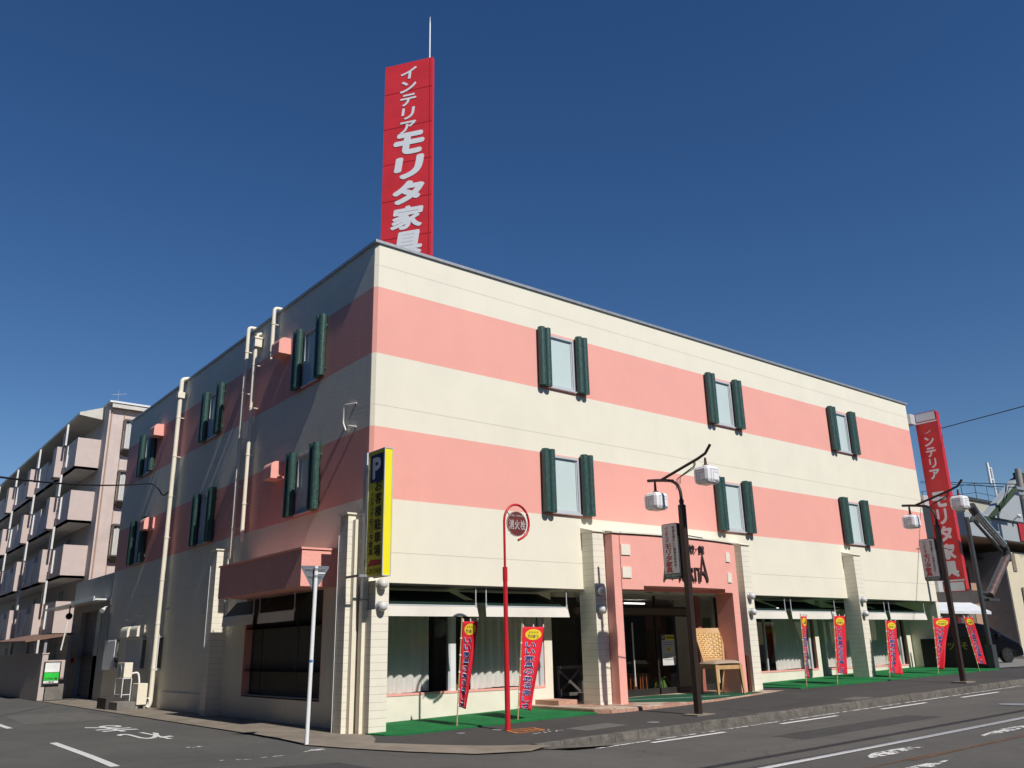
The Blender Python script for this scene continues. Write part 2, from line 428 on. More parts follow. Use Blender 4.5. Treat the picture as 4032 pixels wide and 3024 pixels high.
def put_glyph(mb, ch, cx, cy, w, h, fmap, bold=0.0, fit=True, shear=0.0, thick=0.0, offs=(0.0,), shrink=True):
    bw = bold; v, f, (x0, y0, x1, y1) = glyph(ch, 0.0)
    if not v: return
    if shrink: w, h = w*(1-1.6*bw), h*(1-1.6*bw)
    if fit: sx, sy = w/max(x1-x0, .05), h/max(y1-y0, .05)
    else: sx = sy = h/.92
    mx, my = (x0+x1)/2, (y0+y1)/2
    pts = [(cx+(a-mx)*sx+shear*(b-my)*sy, cy+(b-my)*sy) for a, b in v]
    dirs = [(0, 0)]
    if bw > 0: dirs += [(math.cos(R(k*45))*bw*1.0, math.sin(R(k*45))*bw*1.0) for k in range(8)]
    for of in offs:
        for k, (da, db) in enumerate(dirs):
            mb.add([fmap(a+da*w, b+db*h, of+(.00035*k if of >= 0 else -.00035*k)) for a, b in pts], f)
def plane_map(o, U, V, N):
    o, U, V, N = map(Vector, (o, U, V, N))
    return lambda a, b, of: o+U*a+V*b+N*of
def vtext(mb, text, cx, ytop, w, h, fmap, bold=0.0, gap=0.0, of=.006, shear=0.0, fill=.86):
    y = ytop
    for ch in text:
        if ch != ' ':
            wf, hf = fill, fill
            if ch in 'リ': wf = .62
            if ch in '・。': wf, hf = .25, .25
            if ch in '――ー|': ch, wf, hf = '|', .08, .8
            put_glyph(mb, ch, cx, y-h/2, w*wf, h*hf, fmap, bold, True, shear, 0, (of,))
        y -= h+gap
def htext(mb, text, x0, cy, w, h, fmap, bold=0.0, of=.006, fill=.88):
    x = x0
    for ch in text:
        if ch != ' ':
            wf = fill*(.35 if ch in 'Il1・' else 1)
            put_glyph(mb, ch, x+w/2, cy, w*wf, h*(.2 if ch == '・' else 1), fmap, bold, True, 0, 0, (of,))
        x += w

# ================================================================== GROUND
def road_z(x, y):
    t = min(max((-y-1.2)/2.2, 0), 1); t = t*t*(3-2*t)
    tx = min(max((x-.75)/.9, 0), 1); ty = min(max((-y-5.0)/2.0, 0), 1)*min(max((x+4)/4, 0), 1)
    return gz(x, y) - .016 - .115*t*max(tx, ty)
def sheet(name, mat, xs, ys, fz, dz=0.0):
    mb = MB(); vs = [(x, y, fz(x, y)+dz) for y in ys for x in xs]; n = len(xs)
    mb.add(vs, [(j*n+i, j*n+i+1, (j+1)*n+i+1, (j+1)*n+i) for j in range(len(ys)-1) for i in range(n-1)])
    return mb.build(name, mat)
def fr(a, b, st):
    n = max(1, int(round((b-a)/st))); return [a+(b-a)*i/n for i in range(n+1)]
XS = [-900, -300, -100, -40]+fr(-20, 30, .5)+[40, 60, 100, 300, 900]
YS = [-900, -300, -100, -40, -25, -20]+fr(-14, 2, .5)+[5, 10, 20, 40, 100, 300, 900]
structure(sheet('road', 'asphalt_road', XS, YS, road_z))
def kerb_y(x): return -4.28 - .035*max(x-1, 0) if x > 1 else -4.28
# asphalt pavement in front of the shop
mb = MB(); xs = fr(.9, 60, 1.0); n = len(xs)
rows = [[(x, kerb_y(x)+.14+(.0 - kerb_y(x)-.14+1.9)*k/6, 0) for x in xs] for k in range(7)]
vs = [(p[0], p[1], gz(p[0], p[1])) for r_ in rows for p in r_]
mb.add(vs, [(j*n+i, j*n+i+1, (j+1)*n+i+1, (j+1)*n+i) for j in range(6) for i in range(n-1)])
# corner piece
cp = [(.9, -4.14), (.9, -3.9), (.4, -3.75), (-.05, -3.2), (-.35, -2.6), (-.62, -1.95), (-.05, -1.2), (.25, -.3), (.9, 1.9)]
mb.add([(x, y, gz(x, y)) for x, y in [(.9, -4.14), (.55, -3.85), (.1, -3.2), (-.3, -2.5), (-.72, -1.75), (-.35, -1.15), (-.1, -.55), (.5, -.5), (.9, -.5)]], [tuple(range(9))])
mb.add([(x, y, gz(x, y)) for x, y in [(.9, -.5), (.5, -.5), (-.1, -.5), (-.1, 1.9), (.9, 1.9)]], [(0, 1, 2, 3, 4)])
structure(mb.build('pavement', 'asphalt_walk'))
# kerb stones with joints
mb = MB(); x = 1.05; random.seed(3)
while x < 60:
    L = .6; x2 = x+L-.005
    ya, yb = kerb_y(x), kerb_y(x2); j = random.uniform(-.008, .008)
    za, zb = gz(x, ya)+.012+j, gz(x2, yb)+.012+j
    v = [(x, ya-.02, za-.2), (x2, yb-.02, zb-.2), (x2, yb+.15, zb-.2), (x, ya+.15, za-.2), (x, ya+.01, za), (x2, yb+.01, zb), (x2, yb+.15, zb), (x, ya+.15, za)]
    mb.add(v, [(0,3,2,1),(4,5,6,7),(0,1,5,4),(1,2,6,5),(2,3,7,6),(3,0,4,7)])
    x += L
structure(mb.build('kerb', 'kerbstone', bevel=.012))
# concrete gutter and dropped corner
def strip(mb, A, B, fz, dz):
    n = len(A)
    mb.add([(x, y, fz(x, y)+dz) for x, y in A]+[(x, y, fz(x, y)+dz) for x, y in B], [(i, i+1, n+i+1, n+i) for i in range(n-1)])
mb = MB()
inner = [(.9, -4.14), (.55, -3.85), (.1, -3.2), (-.3, -2.5), (-.72, -1.75)]
outer = [(1.1, -4.5), (.45, -4.78), (-.35, -4.35), (-.95, -3.3), (-1.45, -2.1)]
strip(mb, outer, inner, gz, .004)
mb.add([(x, y, gz(x, y)+.004) for x, y in [(-1.45, -2.1), (-.72, -1.75), (-.35, -1.15), (-.1, -.55), (-.1, .3), (-1.62, .3), (-1.75, -1.1)]], [tuple(range(7))])
mb.add([(x, y, .004) for x, y in [(-1.62, .3), (-.1, .3), (.05, .3), (.05, 22.6), (-1.6, 22.6), (-1.6, 10)]], [tuple(range(6))])
# lip
def lipz(x, y): return gz(x, y)
strip(mb, [(1.1, -4.52), (.45, -4.80), (-.37, -4.37), (-.97, -3.32), (-1.47, -2.12), (-1.77, -1.1), (-1.62, .3), (-1.62, 22.6)],
      [(1.1, -4.5), (.45, -4.78), (-.35, -4.35), (-.95, -3.3), (-1.45, -2.1), (-1.75, -1.1), (-1.6, .3), (-1.6, 22.6)], lambda x, y: gz(x, y)-.0, .004)
structure(mb.build('concrete_gutter', 'concrete_old'))
mb = MB()
strip(mb, [(1.1, -4.9), (22, -5.35), (60, -6.6)], [(1.1, -4.3), (22, -4.95), (60, -6.2)], road_z, .003)
mb2 = MB()
A = [(x, kerb_y(x)-.36) for x in fr(.6, 50, 2)]; B = [(x, kerb_y(x)-.03) for x in fr(.6, 50, 2)]
strip(mb2, A, B, road_z, .005)
structure(mb2.build('gutter_strip', 'kerbstone'))
mb = MB()
mb.add([(x, y, gz(24, 0)+.01) for x, y in [(25.4, -1.7), (40, -2.4), (40, 14), (25.4, 14)]], [(0, 1, 2, 3)])
structure(mb.build('parking_lot', M('lot', (.22, .21, .19), .9, var=.15, bump=.3)))
# road markings
mk = MB()
def mquad(mb, P, dz=.006):
    mb.add([(x, y, road_z(x, y)+dz) for x, y in P], [tuple(range(len(P)))])
def mline(mb, x0, y0, x1, y1, w, dz=.007, n=8):
    d = Vector((x1-x0, y1-y0, 0)); p = Vector((-d.y, d.x, 0)).normalized()*w/2
    A = [(x0+d.x*i/n-p.x, y0+d.y*i/n-p.y) for i in range(n+1)]; B = [(x0+d.x*i/n+p.x, y0+d.y*i/n+p.y) for i in range(n+1)]
    strip(mb, A, B, road_z, dz)
for i in range(8):
    x0 = 3.15+3.75*i; mline(mk, x0, -4.97-.034*(x0-3.1), x0+2.0, -4.97-.034*(x0-1.1), .12)
mline(mk, -4.99, 3.35, -5.1, -1.55, .14); mline(mk, -4.95, 8.3, -4.9, 13.5, .14); mline(mk, -4.85, 17, -4.8, 22, .14)
mline(mk, -12, -1.6, -6.4, -1.9, .15)
structure(mk.build('road_marking', 'road_paint'))
mk = MB()
mb3 = MB(); mline(mb3, -3.0, -8.0, 34, -9.1, .15, dz=.009, n=34); structure(mb3.build('centre_line', 'road_paint'))
random.seed(21)
for k, (x0, y0) in enumerate(((1.9, -8.75), (4.6, -8.75), (8.2, -8.95), (12.5, -9.4), (15, -9.3), (3.4, -9.75), (10.2, -9.95))):
    a = random.uniform(.5, 1.1); b = random.uniform(.12, .22); n_ = 9
    mquad(mk, [(x0+a*math.cos(2*math.pi*q/n_)*random.uniform(.6, 1.1), y0+b*math.sin(2*math.pi*q/n_)*random.uniform(.6, 1.2)) for q in range(n_)], .008)
mline(mk, 2, -4.72, 22, -5.1, .07, n=20)
mquad(mk, [(-2.29, -2.02), (-1.95, -1.75), (-1.77, -1.57), (-1.75, -1.8), (-1.80, -2.0), (-2.0, -1.95)])
mline(mk, -3.66, -2.03, -3.25, -2.28, .06); mline(mk, -3.1, -2.2, -2.65, -2.17, .05); mline(mk, -3.44, .17, -3.17, .22, .16)
structure(mk.build('worn_marking', 'road_paint_worn'))
def flat_patch(name, P_, mat, fz=road_z, dz=.003):
    q = MB(); q.add([(x, y, fz(x, y)+dz) for x, y in P_], [tuple(range(len(P_)))]); return structure(q.build(name, mat))
M('patch_dark', (.055, .053, .052), .9, var=.25, scale=5, bump=.5, bscale=120, obj=False); M('patch_light', (.125, .12, .112), .9, var=.2, scale=4, bump=.5, bscale=120); M('rust_stain', (.13, .075, .045), .9, var=.5, scale=8)
flat_patch('asphalt_patch', [(-3.9, -3.2), (-2.4, -3.6), (-2.2, -5.2), (-3.8, -4.9)], 'patch_dark'); flat_patch('asphalt_patch', [(5.2, -6.1), (9.8, -6.3), (9.9, -7.0), (5.1, -6.8)], 'patch_dark'); flat_patch('asphalt_patch', [(-4.4, 9.5), (-2.2, 9.4), (-2.1, 13.8), (-4.2, 14)], 'patch_light')
flat_patch('asphalt_patch', [(7.6, -2.9), (10.2, -2.8), (10.3, -3.6), (7.7, -3.8)], 'patch_dark', gz); flat_patch('asphalt_patch', [(11.1, -3.9), (12.0, -3.8), (12.1, -4.3), (11.2, -4.4)], 'patch_light', gz); flat_patch('asphalt_patch', [(2.9, -2.9), (4.1, -2.85), (4.1, -3.5), (2.95, -3.5)], 'patch_light', gz); flat_patch('asphalt_patch', [(14.5, -2.4), (17.2, -2.6), (17.2, -3.3), (14.4, -3.1)], 'patch_dark', gz)
q = MB(); mline(q, 4.0, -9.35, 16.0, -9.65, .10, dz=.004, n=12); mline(q, 1.0, -9.15, 5.0, -9.3, .06, dz=.004, n=5); structure(q.build('rust_streak', 'rust_stain'))
q = MB(); q.lathe([(.33, 0), (.33, .004), (.30, .006)], (-3.4, -5.9, road_z(-3.4, -5.9)+.002), 24); q.lathe([(.33, 0), (.33, .004), (.30, .006)], (13.2, -7.1, road_z(13.2, -7.1)+.002), 24); structure(q.build('manhole_cover', 'galv'))
mk = MB()
def rmap(a, b, of): 
    return (a, b, road_z(a, b)+.008)
gm = MB()
for ch, y0, y1 in (('れ', 2.2, 4.3), ('ま', 4.9, 7.1)):
    v, f, bb = glyph(ch, .012)
    pts = [(-2.85-.8*(a-bb[0])/(bb[2]-bb[0]), y1-(y1-y0)*(b-bb[1])/(bb[3]-bb[1])) for a, b in v]
    gm.add([rmap(a, b, 0) for a, b in pts], [tuple(f_) for f_ in f])
structure(gm.build('road_lettering', 'road_paint'))
mk = MB()
c4 = [(2.05, -2.1), (2.63, -2.25), (2.5, -2.75), (1.86, -2.72)]
def lin(mb, A, B, w, m_):
    d = Vector((B[0]-A[0], B[1]-A[1], 0)).normalized(); q = Vector((-d.y, d.x, 0))*w/2
    mb.add([(A[0]-q.x, A[1]-q.y, gz(A[0], A[1])+.005), (B[0]-q.x, B[1]-q.y, gz(B[0], B[1])+.005), (B[0]+q.x, B[1]+q.y, gz(B[0], B[1])+.005), (A[0]+q.x, A[1]+q.y, gz(A[0], A[1])+.005)], [(0,1,2,3)])
for i in range(4): lin(mk, c4[i], c4[(i+1)%4], .06, 0)
lin(mk, (2.1, -2.25), (2.2, -2.62), .05, 0); lin(mk, (2.25, -2.3), (2.35, -2.62), .05, 0); lin(mk, (2.4, -2.3), (2.45, -2.6), .05, 0); lin(mk, (2.0, -2.45), (2.5, -2.5), .04, 0)
structure(mk.build('orange_paint_mark', 'orange_paint'))
mk = MB()
for A, B in [((1.95, -3.05), (2.2, -3.0)), ((2.25, -3.1), (2.3, -2.95)), ((2.4, -3.05), (2.45, -2.9)), ((2.5, -3.1), (2.6, -3.0)), ((2.6, -3.0), (2.72, -3.08)), ((2.6, -2.75), (2.65, -2.7))]: lin(mk, A, B, .03, 0)
structure(mk.build('white_paint_scribble', 'road_paint'))
mh = MB()
for (cx, cy, r) in [(4.75, -3.55, .13), (2.0, -1.9, .12), (1.2, -1.75, .09)]:
    mh.lathe([(r, 0), (r, .004), (r*.8, .006)], (cx, cy, gz(cx, cy)+.001), 16)
structure(mh.build('valve_cover', 'galv'))

# ================================================================== STORE BUILDING
XR, YL, ZT, ZS = 25.236, 20.48, 10.97, 2.99
RW = 1.25           # recess wall plane
shop = empty('furniture_store', (12.6, 10, 0), 'three storey cream and pink striped corner shop building with green tube shutters beside its windows', 'building')
WINX = (5.84, 12.84, 19.83); WINZ = (4.90, 8.28); SW_Y = (3.27, 10.36, 17.35)
w = MB()
us = [.08]; holes = set()
for x in WINX: us += [x-.46, x+.46]
us.append(XR-.08); vz = [ZS, WINZ[0], WINZ[0]+1.5, WINZ[1], WINZ[1]+1.5, ZT]
for i in (1, 3, 5):
    holes |= {(i, 1), (i, 3)}
w.panel((0,0,0), (1,0,0), (0,0,1), us, vz, holes, (0,-1,0), .14)
w.quad((0,.08,ZS), (.08,0,ZS), (.08,0,ZT), (0,.08,ZT)); w.quad((XR-.08,0,ZS), (XR,.08,ZS), (XR,.08,ZT), (XR-.08,0,ZT))
w.quad((XR,.08,ZS), (XR,YL,ZS), (XR,YL,ZT), (XR,.08,ZT)); w.quad((XR,YL,0), (0,YL,0), (0,YL,ZT), (XR,YL,ZT))
w.quad((XR,RW,0), (XR,YL,0), (XR,YL,ZS), (XR,RW,ZS))
# side wall (x = 0), seen from -x : panel in (y,z), u runs from far to near
us = [0.0]; ys_edges = []
for y in reversed(SW_Y): ys_edges += [y+.46, y-.46]
U = [YL-e for e in [YL]+ys_edges+[.08]]
hs = {(1,1),(3,1),(5,1),(1,3),(3,3),(5,3)}
w.panel((0,YL,0), (0,-1,0), (0,0,1), U, [3.6, WINZ[0], WINZ[0]+1.5, WINZ[1], WINZ[1]+1.5, ZT], hs, (-1,0,0), .14)
U2 = [YL-e for e in [YL, 20.0, 18.55, 17.1, 15.25, 14.1, 13.4, 6.55, 1.98, .08]]
w.panel((0,YL,0), (0,-1,0), (0,0,1), U2, [-.1, .57, 1.15, 2.2, 3.03, 3.6],
        {(1,2),(3,2),(5,2),(7,1),(7,2),(7,3)}, (-1,0,0), .28)
w.build('wall', 'wall', shop)
w = MB()    # soffit, floors, roof
w.box(.05, .06, ZS+.004, XR-.05, YL-.05, ZS+.25); w.build('soffit', 'soffit', shop)
w = MB(); w.box(.1, .1, ZT-.5, XR-.1, YL-.1, ZT-.4); w.build('roof', 'concrete_old', shop)
w = MB()
t = .05
for (a, b, c, d) in [(-t, -t, XR+t, .18), (-t, YL-.18, XR+t, YL+t)]: w.box(a, b, ZT, c, d, ZT+.07)
w.box(-t, .18, ZT, .18, YL-.18, ZT+.07); w.box(XR-.18, .18, ZT, XR+t, YL-.18, ZT+.07)
w.build('coping', 'coping', shop)
w = MB()    # inner parapet faces
w.box(.16, .16, ZT-.45, XR-.16, .19, ZT); w.box(.16, .2, ZT-.45, .19, YL-.2, ZT); w.box(XR-.19, .2, ZT-.45, XR-.16, YL-.2, ZT); w.box(.2, YL-.19, ZT-.45, XR-.2, YL-.16, ZT)
w.build('parapet', 'cream_paint', shop)
w = MB(); w.tube([(2.2, .35, ZT+.12), (25, .35, ZT+.12)], .02, 6)
for i in range(12): w.tube([(2.2+2.07*i, .35, ZT-.4), (2.2+2.07*i, .35, ZT+.12)], .015, 6)
w.build('roof_rail', 'galv', shop)

# windows with their green tube shutters ------------------------------------------------
def make_window(kind):
    f = MB(); W, Hh, t = .46, 1.5, .055
    f.box(-W, -.03, 0, -W+t, .08, Hh); f.box(W-t, -.03, 0, W, .08, Hh); f.box(-W+t, -.03, 0, W-t, .08, t); f.box(-W+t, -.03, Hh-t, W-t, .08, Hh)
    f.box(-W+t, -.0, t, -W+t+.03, .06, Hh-t); f.box(W-t-.035, .0, t, W-t, .06, Hh-t); f.box(-W+t+.03, .0, t, W-t-.035, .06, t+.035); f.box(-W+t+.03, .0, Hh-t-.03, W-t-.035, .06, Hh-t)
    f.box(-W-.02, -.075, -.035, W+.02, -.03, -.004)
    fo = f.build('window', 'alu')
    p = MB(); p.box(-W+t+.03, .025, t+.035, W-t-.035, .04, Hh-t-.03)
    p.build('pane', 'frost', fo, local=True)
    for sgn in (-1, 1):
        s_ = MB()
        for k in (0, 1):
            cx = sgn*(W+.125+.10)+(k-.5)*.2
            n = 16; r = .102
            prof = [(cx+r*math.cos(a), -.115-r*math.sin(a)*(1 if 0 else 1)) for a in [math.pi*2*i/n for i in range(n)]]
            s_.prism(prof, (0,0,-.03), (1,0,0), (0,1,0), (0,0,1.64))
        s_.box(sgn*(W+.235)-.16, -.09, .15, sgn*(W+.235)+.16, -.0, .22); s_.box(sgn*(W+.235)-.16, -.09, 1.3, sgn*(W+.235)+.16, -.0, 1.37)
        s_.build('shutter', 'shutter_green', fo, smooth=True, local=True)
    return fo
win0 = make_window(0); first = True
for z in WINZ:
    for x in WINX:
        o = win0 if first else dup(win0); first = False
        o.parent = shop; o.location = Vector((x, 0, z))-ORG[shop.name]
    for y in SW_Y:
        o = dup(win0); o.parent = shop; o.location = Vector((0, y, z))-ORG[shop.name]; o.rotation_euler = (0, 0, R(-90))

# hood vents on the side wall
def hood(y0, y1, z0, z1, d, mat='pink_paint', name='vent_hood'):
    h = MB(); n = 6; rr = min(.16, d*.6)
    poly = [(0, z0), (d, z0), (d, z1-rr)]+[(d-rr+rr*math.cos(a), z1-rr+rr*math.sin(a)) for a in [math.pi/2*i/n for i in range(1, n+1)]]+[(0, z1)]
    h.prism(poly, (0, y0, 0), (-1, 0, 0), (0, 0, 1), (0, y1-y0, 0))
    return h.build(name, mat, shop)
for z in (9.45, 5.97):
    hood(4.63, 5.15, z, z+.46, .36); hood(15.75, 16.25, z-.02, z+.42, .36)
hood(15.4, 16.3, 2.24, 2.62, .3, 'cream_pvc'); hood(16.6, 17.5, 2.24, 2.62, .3, 'cream_pvc')
# louvred window guards
def guard(y0, y1, z0, z1):
    g = MB(); xw = -.16
    g.box(xw, y0, z1-.05, xw+.03, y1, z1); g.box(xw, y0, z0, xw+.03, y1, z0+.04)
    n = int((y1-y0)/.085)
    for i in range(n+1):
        y = y0+(y1-y0)*i/n; g.box(xw-.004, y-.016, z0-.02, xw+.02, y+.016, z1)
    for y in (y0, y1-.04): g.box(xw+.03, y, z1-.09, 0, y+.03, z1-.05); g.box(xw+.03, y, z0, 0, y+.03, z0+.04)
    g.build('window_guard', 'white_metal', shop)
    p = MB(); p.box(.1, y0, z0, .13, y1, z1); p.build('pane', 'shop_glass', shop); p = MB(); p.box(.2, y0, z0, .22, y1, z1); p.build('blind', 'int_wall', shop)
guard(13.4, 14.1, 1.15, 2.25); guard(15.25, 17.1, 1.15, 2.22); guard(18.55, 20.0, 1.15, 2.2)

# downpipes
def bend(pts, r=.12, n=5):
    out = [Vector(pts[0])]
    for i in range(1, len(pts)-1):
        a, b, c = Vector(pts[i-1]), Vector(pts[i]), Vector(pts[i+1]); u = (a-b).normalized(); v = (c-b).normalized()
        for k in range(n+1):
            t = k/n; out.append((b+u*r)*(1-t)**2+b*2*t*(1-t)+(b+v*r)*t*t)
    out.append(Vector(pts[-1])); return out
def pipe(pts, r, brk=(), mat='cream_pvc', name='downpipe'):
    p = MB(); p.tube(bend(pts), r, 12)
    for (x, y, z) in brk:
        p.lathe([(r+.012, -.02), (r+.012, .02)], (x, y, z), 12); p.box(x, y-.012, z-.012, 0, y+.012, z+.012)
    return p.build(name, mat, shop, smooth=True)
pipe([(.1, 5.55, ZT+.13), (-.185, 5.55, ZT+.13), (-.185, 5.55, 9.75)], .055, [(-.185, 5.55, 10.6)])
p = MB(); p.tube([(-.185, 5.55, 9.78), (-.185, 5.55, 9.45)], .03, 8); p.build('downpipe', 'cream_pvc', shop)
pipe([(.1, 7.45, ZT+.13), (-.185, 7.45, ZT+.13), (-.185, 7.45, 3.85)], .055, [(-.185, 7.45, z) for z in (10.3, 9, 7.6, 6.2, 5)])
pipe([(-.185, 6.78, 10.45), (-.185, 6.78, 4.55)], .055, [(-.185, 6.78, z) for z in (9.7, 8.4, 7, 5.6)])
p = MB(); p.box(-.26, 6.66, 10.25, -.04, 6.9, 10.5); p.box(-.28, 6.64, 10.5, -.02, 6.92, 10.56); p.tube([(-.15, 6.78, 10.56), (-.15, 6.78, 10.66), (0, 6.78, 10.72)], .05); p.build('rain_head', 'cream_pvc', shop, bevel=.01)
pipe([(.1, 13.5, ZT+.12), (-.2, 13.5, ZT+.05), (-.2, 13.5, .12), (-.28, 13.5, .02)], .075, [(-.2, 13.5, z) for z in (9.6, 8.2, 6.8, 5.4, 4, 2.6, 1.2)])
p = MB(); p.box(-.32, 13.38, 10.3, -.08, 13.62, 10.52); p.build('rain_head', 'cream_pvc', shop, bevel=.01)
# white cable and black service cable fixings
p = MB(); p.tube(bend([(0, .72, 7.12), (-.1, 1.15, 7.16), (-.06, 1.25, 6.75), (-.06, 1.06, 6.48), (-.1, .95, 6.62), (0, .69, 6.54)], .08), .018, 8); p.build('cable', 'white_plastic', shop)
p = MB()
for (y, z) in ((9.85, 2.77), (17.6, 2.9), (16.3, 3.0), (13.1, 3.05)):
    p.sphere((-.07, y, z), .055, 10); p.tube([(0, y, z+.02), (-.07, y, z)], .03, 8)
p.build('pipe_end_cap', 'white_plastic', shop)

# projecting buttress pillars (horizontal siding) --------------------------------------------
def pillar_front(x0, x1, z0, z1=4.42, y1=.02):
    s_ = MB(); s_.box(x0, -.42, z0, x1, .16, ZS-.0); s_.box(x0, -.42, ZS, x1, y1, z1)
    o = s_.build('pillar', 'siding', shop)
    c = MB(); v = [(x0-.03, -.46, z1), (x1+.06, -.46, z1), (x1+.06, .0, z1), (x0-.03, .0, z1), (x0-.03, -.46, z1+.02), (x1+.06, -.46, z1+.02), (x1+.06, .0, z1+.14), (x0-.03, .0, z1+.14)]
    c.add(v, [(0,3,2,1),(4,5,6,7),(0,1,5,4),(1,2,6,5),(2,3,7,6),(3,0,4,7)]); c.build('cap', 'cream_paint', o)
    return o
pillar_front(6.30, 6.70, .1); pillar_front(12.47, 12.86, .2); pillar_front(18.73, 19.15, .3)
s_ = MB(); s_.box(-.03, -.42, 2.40, .30, .5, ZS-.0); s_.box(-.1, -.42, -.03, .30, .5, 2.40); s_.build('pillar', 'siding', shop)
s_ = MB(); s_.box(-.03, -.42, ZS, .30, .03, 3.06); 
s_ = MB(); s_.box(-.17, -.16, 2.62, -.045, -.03, 5.75); s_.build('mast', 'gray_sign', shop)
s_ = MB(); s_.box(-.175, -.16, -.03, -.05, -.02, 2.60); s_.build('downpipe', 'cream_pvc', shop)
for (ya, yb) in ((.15, .5), (7.95, 8.33)):
    s_ = MB(); s_.box(-.41, ya, -.05, 0, yb, 4.42); o = s_.build('pillar', 'siding', shop)
    c = MB(); c.box(-.46, ya-.04, 4.42, 0, yb+.04, 4.455); c.build('cap', 'cream_paint', o)
    g = MB(); g.tube([(-.43, yb+.01, .0), (-.43, yb+.01, 4.0)], .008, 6); g.build('edge_bead', 'white_metal', o)
# squared downpipe beside the corner pillar
s_ = MB(); s_.box(-.30, .02, -.03, -.2, .14, 4.3); s_.build('downpipe', 'cream_pvc', shop)
# pink canopy over the side display window
s_ = MB(); s_.box(-.9, 1.32, 2.97, 0, 6.27, 3.77); cn = s_.build('canopy', 'pink_stucco', shop)
s_ = MB(); s_.box(-.93, 1.29, 3.77, 0, 6.30, 3.81); s_.build('coping', 'pink_paint', cn)
# low foundation ledges along the side
s_ = MB(); s_.box(-.06, 8.35, -.05, 0, 13.2, .5); s_.build('plinth', 'cream_paint', shop)
s_ = MB(); s_.box(-.2, 8.6, -.05, -.0, 8.9, .48); s_.build('stub_wall', 'cream_paint', shop)

# ground floor recess walls ----------------------------------------------------------------
def bay(xa, xw0, xw1, xe, zsill):
    b = MB(); y0, y1 = RW, RW+.10
    b.panel((0, y0, 0), (1,0,0), (0,0,1), [xa, xw0, xw1, xe], [-.1, zsill, 2.75, ZS], {(1, 1)}, (0,-1,0), 0)
    b.quad((xe, y0, -.1), (xe, y0+1.5, -.1), (xe, y0+1.5, ZS), (xe, y0, ZS))
    b.quad((xa, y0+1.5, -.1), (xa, y0, -.1), (xa, y0, ZS), (xa, y0+1.5, ZS))
    b.build('wall', 'cream_paint', shop)
    r_ = MB(); D = .10
    r_.quad((xw1, y0, zsill), (xw1, y0, 2.75), (xw1, y0+D, 2.75), (xw1, y0+D, zsill)); r_.quad((xw0, y0, 2.75), (xw0, y0, zsill), (xw0, y0+D, zsill), (xw0, y0+D, 2.75))
    r_.quad((xw0, y0, 2.75), (xw0, y0+D, 2.75), (xw1, y0+D, 2.75), (xw1, y0, 2.75))
    r_.box(xw0, y0-.012, zsill-.045, xw1, y0+D, zsill+.004)
    r_.build('window_reveal', 'pink_paint', shop)
    g = MB(); g.quad((xw0, y0+D-.02, zsill), (xw1, y0+D-.02, zsill), (xw1, y0+D-.02, 2.75), (xw0, y0+D-.02, 2.75)); g.build('pane', 'shop_glass', shop)
    return y0+D
def mull(x0, x1, z0, z1, y, name='mullion', mat='alu'):
    g = MB(); g.box(x0, y-.03, z0, x1, y+.05, z1); g.build(name, mat, shop)
def curtain(x0, x1, z0, z1, y, pitch=.22, amp=.09, seed=1):
    random.seed(seed); c = MB(); n = int((x1-x0)/.03); ph = []
    pts = []
    for i in range(n+1):
        x = x0+(x1-x0)*i/n; a = abs(math.sin(math.pi*(x+.05*math.sin(x*5))/pitch))
        pts.append((x, y-amp*a))
    vs = [(x, yy, z0+.015*math.sin(x*3)) for x, yy in pts]+[(x, yy*.5+y*.5, z1) for x, yy in pts]
    c.add(vs, [(i, i+1, n+2+i, n+1+i) for i in range(n)]); return c.build('curtain', 'sheer', shop, smooth=True)
bay(.3, .36, 5.98, 6.25, .64)
bay(12.9, 13.2, 18.43, 18.66, .70)
bay(19.0, 19.05, 24.66, 25.1, .68)
GY = RW+.07
mull(2.98, 3.05, .64, 2.75, GY); mull(3.05, 3.2, .64, 2.75, GY, mat='white_metal'); mull(5.85, 5.98, .64, 2.75, GY, mat='alu')
mull(15.6, 15.66, .7, 2.75, GY); mull(13.2, 13.3, .7, 2.75, GY); mull(18.1, 18.2, .7, 2.75, GY); mull(22.0, 22.06, .68, 2.75, GY); mull(24.3, 24.4, .68, 2.75, GY)
curtain(.4, 2.5, .66, 2.7  , 1.44, .23); curtain(3.68, 5.85, .66, 2.7  , 1.44, .21)
curtain(16.2, 18.1, .72, 2.7  , 1.44, .2); curtain(19.1, 20.9, .7, 2.7  , 1.44, .2); curtain(21.6, 24.3, .7, 2.7  , 1.44, .2)
# outer corner pier at the right end
s_ = MB(); s_.box(25.02, 0.02, 0, XR, .3, ZS); s_.box(25.1, .3, 0, XR, RW+.4, ZS); s_.build('pier', 'cream_paint', shop)
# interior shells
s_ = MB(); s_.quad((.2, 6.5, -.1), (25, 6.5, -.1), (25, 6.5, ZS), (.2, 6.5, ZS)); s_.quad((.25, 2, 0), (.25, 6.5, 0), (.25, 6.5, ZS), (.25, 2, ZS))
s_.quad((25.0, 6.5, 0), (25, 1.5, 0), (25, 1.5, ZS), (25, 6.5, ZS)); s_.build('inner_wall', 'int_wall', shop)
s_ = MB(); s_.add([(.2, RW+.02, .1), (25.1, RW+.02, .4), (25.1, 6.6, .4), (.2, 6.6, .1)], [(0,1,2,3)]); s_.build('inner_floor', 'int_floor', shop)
s_ = MB(); s_.box(6.24, 1.35, 0, 6.28, 3, ZS); s_.box(6.28, 2.9, 0, 8.7, 2.94, ZS); s_.build('passage_wall', 'int_wall', shop); s_ = MB(); s_.box(18.6, 1.9, 0, 19.06, 1.94, ZS); s_.build('passage_wall', 'int_wall', shop)
